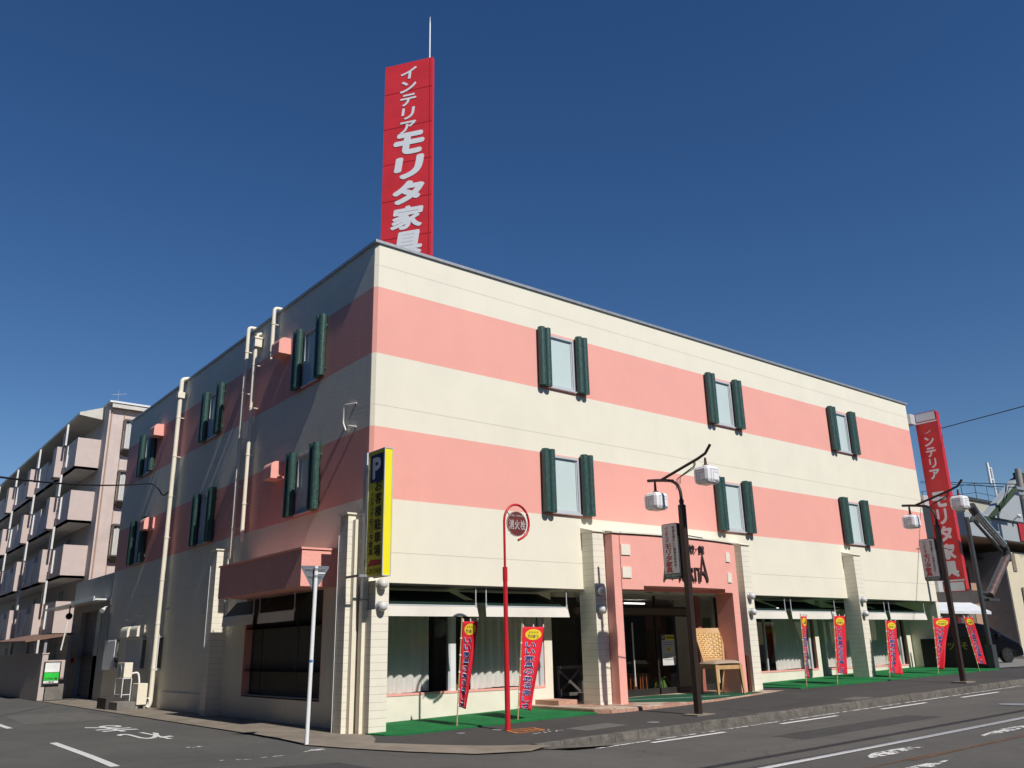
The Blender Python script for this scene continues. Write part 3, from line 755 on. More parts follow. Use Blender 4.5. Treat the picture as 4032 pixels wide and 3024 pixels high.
# strip lights inside
s_ = MB(); 
for (x, y, L) in ((3.7, 4.3, .8), (9.6, 3.2, .9), (11.1, 3.2, .9), (9.2, 4.5, .6), (15.2, 4.0, .8), (4.6, 5.2, 1.4), (20.6, 4.2, .9)):
    s_.box(x, y, 2.86, x+L, y+.07, 2.9)
s_.build('strip_light', emis('tube_light', (1, .98, .92), 3.0), shop)
s_ = MB(); s_.sphere((3.36, 2.3, 2.12), .25, 18); s_.tube([(3.36, 2.3, 2.3), (3.36, 2.3, ZS)], .01, 6); s_.build('paper_lampshade', 'paper', shop, smooth=True)

# portal -------------------------------------------------------------------------------------
PX0, PX1 = 6.72, 11.77; PY = -.70; SAG = .20
def arc_y(x):
    t = (x-(PX0+PX1)/2)/((11.5-6.98)/2); return PY-.02-SAG*max(1-t*t, 0)
s_ = MB()
s_.box(PX0, PY, .12, 6.98, -.08, 4.36); s_.build('portal_pillar', 'pink_stucco', shop); s_ = MB(); s_.box(11.50, PY, .18, PX1, -.08, 4.36);
s_.build('portal_pillar', 'pink_stucco', shop)
s_ = MB(); N = 24; XA, XB = 6.98, 11.50
def lz(x): return 3.06 if 7.67 < x < 11.05 else 2.965
xs = sorted(set([XA+(XB-XA)*i/N for i in range(N+1)]+[7.66, 7.67, 11.05, 11.06]))
for a, b in zip(xs[:-1], xs[1:]):
    za, zb = lz((a+b)/2), lz((a+b)/2)
    P0 = [(a, arc_y(a), za), (b, arc_y(b), zb), (b, arc_y(b), 4.36), (a, arc_y(a), 4.36)]
    s_.quad(*P0); s_.quad((a, -.3, za), (b, -.3, zb), (b, arc_y(b), zb), (a, arc_y(a), za)); s_.quad((a, arc_y(a), 4.36), (b, arc_y(b), 4.36), (b, 0, 4.36), (a, 0, 4.36))
s_.quad((7.665, arc_y(7.665), 2.965), (7.665, -.3, 2.965), (7.665, -.3, 3.06), (7.665, arc_y(7.665), 3.06)); s_.quad((11.055, -.3, 2.965), (11.055, arc_y(11.055), 2.965), (11.055, arc_y(11.055), 3.06), (11.055, -.3, 3.06))
s_.quad((XA, -.3, 2.965), (XB, -.3, 2.965), (XB, -.3, 3.1), (XA, -.3, 3.1))
lin_ = s_.build('portal_lintel', 'pink_paint', shop)
s_ = MB()
for a, b in zip(xs[:-1], xs[1:]):
    for (o1, z0, z1) in ((.05, 4.385, 4.43),):
        ya, yb = arc_y(a)-o1, arc_y(b)-o1
        s_.quad((a, ya, z0), (b, yb, z0), (b, yb, z1), (a, ya, z1)); s_.quad((a, ya, z1), (b, yb, z1), (b, 0, z1+.11), (a, 0, z1+.11)); s_.quad((a, 0, z0), (b, 0, z0), (b, yb, z0), (a, ya, z0))
s_.box(PX0-.04, PY-.05, 4.385, XA, 0, 4.43); s_.box(XB, PY-.05, 4.385, PX1+.05, 0, 4.43)
s_.build('portal_cap', 'cream_paint', shop)
def arc_map(a, b, of):      # a along x, b height
    d = .01; t = Vector((2*d, arc_y(a+d)-arc_y(a-d), 0)).normalized(); n = Vector((t.y, -t.x, 0))
    return Vector((a, arc_y(a), b))+n*of
def arc_tile(x0, x1, z0, z1, th):
    q = MB(); n = 4
    f0 = [[arc_map(x0+(x1-x0)*i/n, z, o_) for i in range(n+1)] for z, o_ in ((z0, th), (z1, th), (z1, 0), (z0, 0))]
    for k in range(3 if 0 else 4):
        A, B = f0[k], f0[(k+1) % 4]
        for i in range(n): q.quad(A[i], A[i+1], B[i+1], B[i])
    for i in (0, n):
        q.quad(f0[0][i], f0[1][i], f0[2][i], f0[3][i])
    return q
for (x0, x1) in ((7.0, 7.28), (11.22, 11.45)):
    for (z0, z1) in ((3.83, 4.10), (3.25, 3.525)):
        arc_tile(x0, x1, z0, z1, .03).build('square_tile', 'cream_paint', shop)
# raised letters
L = MB()
def slab(mb, pts, th=.05, fm=arc_map):
    n = len(pts); mb.add([fm(a, b, th) for a, b in pts]+[fm(a, b, 0) for a, b in pts], [tuple(range(n))]+[(i, (i+1)%n, n+(i+1)%n, n+i) for i in range(n)])
zb = 3.21
for P_ in ([(8.36, zb), (8.42, zb), (8.545, 3.92), (8.52, 3.92)], [(8.52, 3.92), (8.56, 3.92), (8.74, 3.30), (8.70, 3.24)],
           [(8.70, 3.24), (8.745, 3.30), (8.93, 3.92), (8.90, 3.92)], [(8.90, 3.92), (8.935, 3.92), (9.0, zb), (8.95, zb)],
           [(9.80, zb), (9.85, zb), (10.0, 3.92), (9.98, 3.92)], [(9.985, 3.92), (10.01, 3.92), (10.19, 3.29), (10.165, 3.20), (10.10, 3.27), (10.10, 3.34)],
           [(9.885, 3.50), (9.87, 3.46), (10.02, 3.42), (10.12, 3.28), (10.14, 3.36), (10.05, 3.50)],
           [(9.69, 3.59), (9.86, 3.59), (9.86, 3.555), (9.69, 3.555)], [(9.755, 3.56), (9.795, 3.56), (9.79, zb), (9.75, zb)], [(9.60, 3.59), (9.64, 3.59), (9.645, zb), (9.605, zb)],
           [(9.34, 3.59), (9.375, 3.59), (9.375, zb), (9.34, zb)], [(9.375, 3.59), (9.52, 3.57), (9.53, 3.46), (9.42, 3.40), (9.375, 3.43), (9.49, 3.48), (9.48, 3.54), (9.375, 3.56)], [(9.42, 3.42), (9.46, 3.42), (9.57, zb), (9.52, zb)]):
    slab(L, P_)
n = 18
for i in range(n):
    a0, a1 = 2*math.pi*i/n, 2*math.pi*(i+1)/n; cx, cz = 9.17, 3.40
    slab(L, [(cx+.12*math.cos(a0), cz+.18*math.sin(a0)), (cx+.12*math.cos(a1), cz+.18*math.sin(a1)), (cx+.09*math.cos(a1), cz+.145*math.sin(a1)), (cx+.09*math.cos(a0), cz+.145*math.sin(a0))])
L.build('lettering', M('letter_brown', (.055, .032, .03), .5), shop)
L = MB(); rd = MB()
for ch, x in (('家', 8.62), ('具', 9.0), ('校', 9.55), ('館', 9.97)):
    put_glyph(L, ch, x, 4.09, .26, .24, arc_map, .03, True, 0, 0, (.03, .034, .038, .042))
L.build('lettering', 'black', shop)
for x in (8.81, 9.28, 9.765): slab(rd, [(x-.03, 4.06), (x+.02, 4.07), (x+.03, 4.11), (x-.01, 4.12)], .03)
rd.build('lettering', M('dot_red', (.4, .04, .03), .6), shop)

# entrance glazing
EY = 1.0
s_ = MB(); s_.box(6.28, EY+.06, ZS-.12, 12.87, EY+.2, ZS); s_.box(6.3, -.3, 2.98, 12.4, EY+.1, ZS+.001) if 0 else None
s_.build('ceiling_edge', 'soffit', shop)
fr_ = MB()
for x0, x1, z0, z1 in ((6.9, 11.75, 2.38, 2.42), (6.9, 11.75, 2.60, 2.66), (10.02, 10.08, .24, 2.95), (8.25, 8.31, .24, 2.95), (6.9, 11.75, .24, .42), (11.97, 12.03, .24, 2.95), (12.80, 12.86, .24, 2.95), (11.97, 12.86, .24, .45)):
    fr_.box(x0, EY, z0, x1, EY+.05+.01*((x0*7)%1), z1)
fr_.build('door_frame', 'dark_frame', shop)
s_ = MB(); s_.box(6.9, EY-.02, 2.42, 11.75, EY+.1, 2.60); s_.build('door_header', M('header', (.16, .12, .09), .5), shop)
s_ = MB(); s_.box(11.75, EY-.08, .2, 11.965, EY+.12, 2.95); s_.build('door_post', M('pink_dark', (.36, .12, .10), .7), shop)
g = MB(); g.quad((6.9, EY+.03, .42), (11.75, EY+.03, .42), (11.75, EY+.03, 2.95), (6.9, EY+.03, 2.95)); g.quad((12.0, EY+.03, .42), (12.86, EY+.03, .42), (12.86, EY+.03, 2.95), (12.0, EY+.03, 2.95)); g.build('door_glass', 'shop_glass', shop)
s_ = MB(); s_.box(9.02, EY-.03, .5, 9.045, EY-.0, 2.2); s_.build('door_handle', 'white_metal', shop)
s_ = MB(); s_.box(10.22, EY-.008, 1.02, 10.77, EY-.002, 1.86); ps = s_.build('poster', 'poster', shop)
pm = plane_map((10.22, EY-.008, 1.02), (1,0,0), (0,0,1), (0,-1,0))
def rect(mb, x0, z0, x1, z1, of, fm): mb.add([fm(x0, z0, of), fm(x1, z0, of), fm(x1, z1, of), fm(x0, z1, of)], [(0,1,2,3)])
s_ = MB(); rect(s_, .01, .70, .15, .83, .003, pm); s_.build('poster_panel', 'blue_dark', ps)
s_ = MB(); rect(s_, .15, .70, .54, .83, .003, pm); rect(s_, .2, .38, .36, .5, .003, pm); s_.build('poster_panel', 'yellow', ps)
s_ = MB(); put_glyph(s_, 'P', .08, .765, .07, .09, pm, .03, offs=(.006,)); s_.build('lettering', 'white_letter', ps)
s_ = MB(); htext(s_, 'お客様駐車場', .17, .765, .06, .06, pm, .02)
for z in (.62, .57, .3, .25, .2, .15): rect(s_, .06, z, .5, z+.008, .006, pm)
htext(s_, '右折', .2, .44, .07, .06, pm, .0); s_.build('lettering', 'dark_frame', ps)
s_ = MB(); s_.box(12.15, EY-.01, 1.25, 12.55, EY-.002, 1.75); s_.build('poster', 'poster', shop)
s_ = MB(); s_.box(12.12, EY-.01, 1.82, 12.5, EY-.002, 2.35); s_.build('poster', M('poster_green', (.06, .11, .04), .6), shop)
s_ = MB(); s_.box(8.6, -.1, 2.955, 8.8, 0, 2.965); s_.box(9.3, -.1, 2.955, 9.5, 0, 2.965); s_.build('ceiling_light', 'dark_frame', shop)

# steps / platform
ps_ = [(5.36, -1.2), (5.58, -1.48), (6.0, -1.55), (7.7, -1.62), (9.4, -1.55), (11.7, -1.22), (12.9, -1.05), (13.65, -.9), (13.65, RW), (5.36, RW)]
s_ = MB(); n = len(ps_)
zt = lambda x: .205+.010*max(x-6.5, 0)
s_.add([(x, y, zt(x)) for x, y in ps_]+[(x, y, -.1) for x, y in ps_], [tuple(range(n))]+[(i, n+i, n+(i+1)%n, (i+1)%n) for i in range(n)])
st = s_.build('tiled_step', 'tiles', shop)
s_ = MB()
ed = ps_[-1:]+ps_[:8]
for a, b in zip(ed[:-1], ed[1:]):
    d = Vector((b[0]-a[0], b[1]-a[1], 0)); Ln = d.length; d.normalize(); k = max(1, int(Ln/.2)); q = Vector((d.y, -d.x, 0))
    for i in range(k):
        p0 = Vector((a[0], a[1], 0))+d*(Ln*i/k+.004); p1 = Vector((a[0], a[1], 0))+d*(Ln*(i+1)/k-.004)
        for zz0, zz1 in ((-.02, -.004),):
            z0 = zt(p0.x)-.14; s_.obox((p0.x, p0.y, z0), (p1-p0), -q*.03*-1, (0, 0, .125))
s_.build('edge_tiles', 'tile', st)
s_ = MB(); s_.box(5.62, RW-.9, .1, 6.24, RW, .32); s_.build('tiled_step', 'tile', shop)

# awnings
def awning(pts, valz, a_rod, name='awning'):
    # pts: (wall line p0,p1), (front line q0,q1)
    (p0, p1, q0, q1) = [Vector(p) for p in pts]
    ob = MB(); n = 8
    def f(u, v):
        P_ = (p0.lerp(p1, u)).lerp(q0.lerp(q1, u), v); P_.z += .05*math.sin(v*math.pi)*.0; return P_
    ob.grid(f, 6, 4); top = ob.build(name, 'awning_green', shop)
    v_ = MB(); L_ = (q1-q0).length; out = (q0-p0); out.z = 0; out.normalize()
    def g_(u, v):
        P_ = q0.lerp(q1, u); e = abs(u-.5)*2
        sag = .012*math.sin(u*9)+(.02*e**6)
        return P_+Vector((0, 0, -(.235)*v-.01*math.sin(u*math.pi)*v*0))+out*(sag*v+.012)+ (q1-q0).normalized()*(.04*v*(1 if u > .9 else 0))
    v_.grid(g_, 30, 4); v_.build('valance', 'valance', top, smooth=True)
    a_ = MB()
    for P_ in a_rod:
        P_ = Vector(P_); a_.tube([(P_.x, P_.y, ZS), (P_.x, P_.y, q0.z+.02)], .014, 8); a_.tube([(P_.x, P_.y, q0.z+.06), (P_.x, P_.y, q0.z-.03)], .025, 8)
    a_.tube([q0, q1], .018, 8); a_.build('arm', 'alu', top)
    return top
for (x0, x1) in ((.33, 2.96), (3.22, 5.8), (12.95, 15.17), (15.46, 18.02), (19.2, 21.28), (21.56, 24.2)):
    awning(((x0, RW-.02, 2.93), (x1, RW-.02, 2.93), (x0, .1, 2.53), (x1, .1, 2.53)), 2.53, [(x0+.02, .1, 0), (x1-.02, .1, 0)])
for (ya, yb) in ((2.68, 4.78), (5.1, 7.2)):
    awning(((-.02, yb, 2.93), (-.02, ya, 2.93), (-.35-.02, yb, 2.53), (-.35-.02, ya, 2.53)), 2.53, [(-.37, ya+.03, 0), (-.37, yb-.03, 0)])
# side display window
s_ = MB(); s_.box(0.0, 6.51, .57, .28, 6.545, 3.02); s_.box(0.0, 1.985, .53, .28, 6.5, .565); s_.box(0.0, 1.985, .57, .28, 2.01, 3.02); s_.build('window_reveal', 'pink_paint', shop)
g = MB(); g.quad((.26, 6.5, .57), (.26, 2.0, .57), (.26, 2.0, 3.03), (.26, 6.5, 3.03)); g.build('pane', 'shop_glass', shop)
s_ = MB(); s_.box(.24, 3.75, .57, .31, 3.83, 3.0); s_.box(.24, 5.9, .57, .31, 5.96, 3.0); s_.box(.24, 2.02, .57, .31, 6.5, .63); s_.build('mullion', 'dark_frame', shop)
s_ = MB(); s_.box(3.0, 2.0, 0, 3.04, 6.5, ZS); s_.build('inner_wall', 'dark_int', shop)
# ball wall lamps
for x in (.10, 6.43, 12.64, 18.87):
    for z in (2.91, 2.46):
        s_ = MB(); s_.lathe([(.115, 0), (.115, .03), (.10, .045)], (x, -.42, z), 20, (0,-1,0)); o = s_.build('wall_lamp', 'galv', shop, smooth=True)
        s_ = MB(); s_.sphere((x, -.52, z), .10, 20); s_.build('globe', M('globe', (.62, .61, .60), .3), o, smooth=True)

# ================================================================== SIGNS ON THE BUILDING
# rooftop tower sign
A_ = Vector((3.0, 2.23, 0)); B_ = Vector((2.1, 3.55, 0)); Ud = (A_-B_).normalized(); Wd = (A_-B_).length
Nd = Vector((Ud.y, -Ud.x, 0))      # faces the viewer
ZB, ZTOP = 10.6, 19.15
rs = empty('rooftop_sign', (2.6, 2.9, 10.5), 'tall red rooftop tower sign with white vertical lettering and a lightning rod', 'sign')
s_ = MB(); s_.obox(B_+Vector((0,0,ZB)), Ud*Wd, -Nd*.14, (0,0,ZTOP-ZB)); s_.build('panel', 'red_sign', rs)
s_ = MB()
for z in [ZB+1.25*i for i in range(1, 7)]: s_.obox(B_+Vector((0,0,z))+Nd*.001, Ud*Wd, Nd*.004, (0,0,.018))
s_.obox(B_+Ud*(Wd-.09)+Vector((0,0,ZB))+Nd*.001, Ud*.018, Nd*.005, (0,0,ZTOP-ZB)); s_.build('panel_seam', 'red_deep', rs)
s_ = MB(); rp = A_-Ud*.18-Nd*.2; s_.tube([rp+Vector((0,0,ZTOP-.2)), rp+Vector((0,0,ZTOP+1.45))], .022, 8); s_.tube([rp+Vector((0,0,ZTOP+1.4)), rp+Vector((0,0,ZTOP+1.72))], [.02, .006], 8); s_.build('lightning_rod', 'white_metal', rs)
fm = plane_map(B_, Ud, (0,0,1), Nd)
s_ = MB(); z = ZTOP-.16
for ch in 'インテリア':
    put_glyph(s_, ch, Wd*.5, z-.25, .52 if ch != 'リ' else .42, .41, fm, .035, True, .12, 0, (.01,)); z -= .485
z = 16.62
for ch in 'モリタ家具':
    put_glyph(s_, ch, Wd*.53, z-.39, 1.0 if ch != 'リ' else .92, .76, fm, .075 if ch in 'モリタ' else .045, True, .15, 0, (.01,)); z -= .835
s_.build('lettering', 'white_letter', rs)

# yellow parking sign on the corner
pk = empty('parking_sign', (-.14, -.7, 3.05), 'narrow yellow parking sign with dark vertical lettering hung at the corner of the shop', 'sign')
s_ = MB(); s_.box(-.235, -1.045, 3.05, -.045, -.37, 5.68); s_.build('sign_box', 'yellow', pk)
s_ = MB(); a, b = .012, .018
for x in (-.245, -.055):
    for y in (-1.055, -.38): s_.box(x, y, 3.04, x+.02, y+.02, 5.69)
for z in (3.03, 5.675):
    s_.box(-.225, -1.055, z, -.055, -1.035, z+.02); s_.box(-.245, -1.035, z, -.225, -.38, z+.02); s_.box(-.055, -1.035, z, -.035, -.38, z+.02)
s_.build('edge_trim', 'alu', pk)
fm = plane_map((-.236, -.37, 3.05), (0,-1,0), (0,0,1), (-1,0,0))   # a: 0..0.675, b 0..2.63
s_ = MB(); rect(s_, .09, 1.95, .62, 2.55, .004, fm); s_.build('panel', 'blue_dark', pk)
s_ = MB(); put_glyph(s_, 'P', .36, 2.25, .34, .46, fm, .07, offs=(.008,)); s_.build('lettering', 'white_letter', pk)
s_ = MB(); vtext(s_, 'お客様駐車場', .45, 2.0, .31, .272, fm, .022, of=.006, fill=.86); vtext(s_, 'インテリア', .19, 1.76, .15, .108, fm, .02); vtext(s_, 'モリタ家具', .18, 1.19, .20, .155, fm, .022, fill=.88)
htext(s_, 'このウラ右折', .05, .10, .098, .10, fm, .01); s_.build('lettering', 'black', pk)
s_ = MB(); s_.add([fm(a, b, .006) for a, b in ((.06, .2), (.22, .36), (.22, .33), (.62, .31), (.62, .21), (.22, .21))], [tuple(range(6))]); s_.build('arrow', 'red_deep', pk)
s_ = MB()
for z in (5.3, 4.2, 3.3): s_.box(-.14, -.37, z, -.09, -.1, z+.12)
s_.build('bracket', 'galv', pk)
s_ = MB(); s_.tube([(-.42, .1, 3.07), (-.42, -.3, 3.07), (.02, -.52, 3.07)], .02, 8) if 0 else s_.box(-.42, -.44, 3.05, -.0, -.425, 3.1); s_.box(-.43, -.44, 3.05, -.415, .14, 3.1)
s_.build('stay_bar', 'galv', pk)

# red vertical sign at the far end
rv = empty('vertical_sign', (25.7, -.5, 3.5), 'red vertical sign with white lettering projecting from the far right end of the shop', 'sign')
def rrect(x0, y0, x1, y1, r, n=5):
    P_ = []
    for cx, cy, a0 in ((x1-r, y0+r, -90), (x1-r, y1-r, 0), (x0+r, y1-r, 90), (x0+r, y0+r, 180)):
        for i in range(n+1): P_.append((cx+r*math.cos(R(a0+90*i/n)), cy+r*math.sin(R(a0+90*i/n))))
    return P_
y0s, y1s, z0s, z1s = -.98, -.07, 3.33, 10.6
s_ = MB(); s_.prism(rrect(y0s, z0s, y1s, z1s, .1), (25.62, 0, 0), (0,1,0), (0,0,1), (.24, 0, 0)); s_.build('sign_box', 'red_paint', rv)
fm = plane_map((25.618, y1s, z0s), (0,-1,0), (0,0,1), (-1,0,0)); W_ = y1s-y0s; H_ = z1s-z0s
def fm2(x0): return plane_map((x0, y1s, z0s), (0,-1,0), (0,0,1), (-1,0,0))
s_ = MB(); rect(s_, .01, .42, W_-.01, H_-.42, .003, fm); s_.build('panel', 'red_sign', rv)
s_ = MB()
for (za, zb_) in ((.03, .36), (.40, .46), (H_-.46, H_-.40), (H_-.36, H_-.03)): rect(s_, .02 if za > .1 and zb_ < H_-.1 else .06, za, W_-(.02 if za > .1 and zb_ < H_-.1 else .06), zb_, .006, fm)
vtext(s_, 'ンテリア', W_*.5, H_-1.02, .47, .455, fm, .05, of=.007); vtext(s_, 'モリタ家具', W_*.5, H_-3.3, .64, .69, fm, .06, of=.007, fill=.9)
put_glyph(s_, 'ノ', W_*.5, H_-.85, .26, .10, fm, .04, offs=(.007,)); s_.build('lettering', 'white_letter', rv)
s_ = MB()
for z in (10.15, 6.75, 3.35): s_.box(XR, -.09, z, 25.66, .22, z+.42)
s_.box(XR+.005, .24, 3.2, XR+.2, .34, 10.5); s_.build('bracket', 'gray_sign', rv)

# ================================================================== STREET LAMPS
def make_lamp():
    r = empty('street_lamp', (0,0,0), cat='street lamp', group='brown lantern street lamps along the kerb')
    p = MB(); p.box(-.068, -.068, -.05, .068, .068, 4.6); p.build('post', 'brown_steel', r, bevel=.01)
    p = MB(); p.tube(bend([(0, 0, 4.4), (0, 0, 5.15), (0, .55, 5.28), (0, 1.0, 5.33)], .35, 8), .038, 10); p.tube([(0, .62, 5.27), (0, -.6, 5.60), (0, -.82, 5.68), (0, -.98, 5.86)], .034, 10)
    p.lathe([(.07, 0), (.09, .06), (.05, .12), (.06, .2), (.04, .24)], (0, 0, 4.5), 12); p.build('arm', 'brown_steel', r, smooth=True)
    p = MB()
    for k in range(4):
        d = .05*k; p.tube([(0, .12-d*.9, 4.98+.0*d+.04*k), (0, .10-d*.9, 5.22+.02*k), (0, -.45-d*.4, 5.38+.03*k), (0, -.45-d*.4, 5.53+.02*k)], .007, 6)
    p.build('arm_ornament', 'brown_steel', r)
    for (y, z) in ((.78, 4.78), (-.80, 5.16)):
        h = .22; g = MB(); prof = []
        g.box(-.225, y-.225, z-.205, .225, y+.225, z+.215); lo = g.build('lantern', 'lantern', r, bevel=.095)
        q = MB(); q.lathe([(.12, .2), (.10, .22), (.035, .27), (.025, .42 if y < 0 else .52)], (0, y, z), 14); q.build('lantern_cap', M('cap_red', (.09, .035, .03), .5, .2), lo, smooth=True)
        q = MB(); e = .227
        for (a0, a1, b0, b1) in ((-.13, .13, .10, .13), (-.13, -.10, -.14, .10), (-.05, .13, .04, .06), (-.05, -.03, -.14, .04), (.03, .16, -.14, -.11)):
            q.add([(a0, y-e, z+b0), (a1, y-e, z+b0), (a1, y-e, z+b1), (a0, y-e, z+b1)], [(0,1,2,3)])
            q.add([(-e, y-a0, z+b0), (-e, y-a1, z+b0), (-e, y-a1, z+b1), (-e, y-a0, z+b1)], [(0,1,2,3)])
        q.build('lantern_pattern', 'lantern_line', lo)
    # hanging advertising box
    s_ = MB(); s_.prism(rrect(.12, 2.93, .60, 4.2, .06), (-.09, 0, 0), (0,1,0), (0,0,1), (.16, 0, 0)); sb = s_.build('sign_box', 'dark_trim', r)
    fm = plane_map((-.092, .60, 2.93), (0,-1,0), (0,0,1), (-1,0,0))
    s_ = MB(); s_.add([fm(a, b, .002) for a, b in rrect(.012, .012, .468, 1.258, .05)], [tuple(range(24))]); s_.build('sign_face', 'gray_sign', sb)
    s_ = MB(); rect(s_, .02, .02, .46, .12, .005, fm); s_.build('sign_band', 'sign_green', sb)
    s_ = MB(); vtext(s_, 'インテリア', .15, 1.20, .12, .075, fm, .03, of=.007); vtext(s_, 'モリタ家具', .17, .81, .21, .136, fm, .03, of=.007, fill=.94); s_.build('lettering', 'red_paint', sb)
    s_ = MB(); vtext(s_, '快適な暮らしに最適の家具を', .36, 1.20, .085, .072, fm, .01, of=.007); rect(s_, .356, .20, .362, .25, .007, fm); s_.build('lettering', 'dark_trim', sb)
    s_ = MB(); htext(s_, '真町本通商店会', .05, .07, .056, .06, fm, .0, of=.008); s_.build('lettering', 'gray_sign', sb)
    s_ = MB(); s_.tube([(0, .0, 3.9), (-.02, .75, 3.93)], .014, 8); s_.tube([(0, 0, 3.2), (0, .2, 3.2)], .02, 8); s_.tube([(0, 0, 3.9), (.6, -.05, 3.86)], .012, 6); s_.build('bracket', 'brown_steel', sb)
    p = MB(); p.box(-.3, -.22, -.02, .3, .22, .02); p.build('base_plate', 'concrete_old', r)
    return r
lamp = make_lamp(); lamp2 = dup(lamp)
lamp.location = (6.40, -3.37, gz(6.4, -3.37)); lamp['label'] = 'nearer brown street lamp with two white box lanterns standing in front of the pink entrance'
lamp2.location = (17.67, -3.95, gz(17.67, -3.95)+.02); lamp2['label'] = 'farther brown street lamp with two white box lanterns overlapping the red vertical sign'

# ================================================================== HYDRANT SIGN
hy = empty('hydrant_sign', (2.06, -2.15, .02), 'red hooked pole with a round red fire hydrant sign standing on the green turf', 'sign')
x, y, z = 2.06, -2.15, .02
s_ = MB(); s_.tube([(x, y, z), (x, y, 1.75)], .054, 14); s_.tube([(x, y, 1.75), (x, y, 3.0)], .046, 14); s_.tube([(x, y, 2.92), (x, y, 3.2)], .052, 14)
c = Vector((x+.34, y, 4.16)); pts = [(x, y, 3.1), (x, y, 3.98)]
for i in range(0, 15):
    a = math.pi-math.pi*1.32*i/14; pts.append((c.x+.34*math.cos(a), y, c.z+.38*math.sin(a)))
pts[-1] = (pts[-1][0]-.03, y, pts[-1][2]); pts.append((pts[-1][0]-.12, y, pts[-1][2]-.06))
s_.tube(pts, .026, 12); s_.build('pole', 'red_paint', hy, smooth=True)
HZ = 4.125; s_ = MB(); s_.lathe([(.27, -.012), (.27, .012)], (c.x, y, HZ), 40, (0, -1, 0)); dk = s_.build('sign_disc', M('hyd_red', (.16, .035, .035), .45), hy)
s_ = MB(); n = 40
for i in range(n):
    a0, a1 = 2*math.pi*i/n, 2*math.pi*(i+1)/n; s_.quad((c.x+.27*math.cos(a0), y-.014, HZ+.27*math.sin(a0)), (c.x+.27*math.cos(a1), y-.014, HZ+.27*math.sin(a1)), (c.x+.258*math.cos(a1), y-.014, HZ+.258*math.sin(a1)), (c.x+.258*math.cos(a0), y-.014, HZ+.258*math.sin(a0)))
fm = plane_map((c.x, y-.012, HZ), (1,0,0), (0,0,1), (0,-1,0)); htext(s_, '消火栓', -.235, -.02, .157, .21, fm, .03); htext(s_, 'FIRE HYDRANT', -.19, .17, .032, .04, fm, .03)
s_.build('lettering', M('hyd_white', (.45, .42, .40), .5), dk)
s_ = MB()
for a in (40, 140, 222, 318): s_.tube([(c.x+.255*math.cos(R(a)), y, HZ+.27*math.sin(R(a))), (c.x+.35*math.cos(R(a)), y, HZ+.02+.385*math.sin(R(a)))], .012, 6)
s_.build('strut', 'galv', hy)

# ================================================================== TRIANGULAR SIGN (seen from behind)
ts = empty('traffic_sign', (-1.71, -1.06, 0), 'back of a grey triangular traffic sign on a white pole at the road corner', 'sign')
x, y = -1.72, -1.06
s_ = MB(); s_.tube([(x, y, -.02), (x+.015, y, 1.45), (x+.03, y, 3.16)], .0375, 16); s_.build('pole', 'steel_pole', ts, smooth=True)
s_ = MB(); s_.tube([(x+.012, y, 1.40), (x+.0125, y, 1.445)], .0385, 16); s_.build('blue_band', M('blue_tape', (.05, .2, .5), .5), ts)
ya = R(-14); Us = Vector((math.cos(ya), math.sin(ya), 0)); Ns = Vector((-Us.y, Us.x, 0))
tri = [(-.30, .20), (.30, .20), (.32, .165), (.02, -.37), (-.02, -.37), (-.32, .165)]
s_ = MB(); s_.prism([(a*.85, b*.85) for a, b in tri], (x+.03, y+.05, 3.0), Us, (0,0,1), Ns*.004); s_.build('plate', M('sign_back', (.20, .22, .25), .45, .4), ts)
s_ = MB()
for zz, hw in ((3.08, .19), (2.95, .13)):
    for dz in (0, .026): s_.obox(Vector((x+.03, y+.045, zz+dz))-Us*hw, Us*hw*2, -Ns*.008, (0,0,.006))
    s_.lathe([(.045, 0), (.045, .04)], (x+.03, y, zz), 14)
    for k in (-.09, -.07, .07, .09): s_.obox(Vector((x+.03, y+.043, zz+.005))+Us*k, Us*.006, -Ns*.012, (0,0,.03))
s_.build('bracket', 'galv', ts)
s_ = MB(); s_.obox(Vector((x+.03, y+.046, 3.02))+Us*.05, Us*.14, -Ns*.002, (0,0,.025)); s_.build('sticker', 'white_sign', ts)

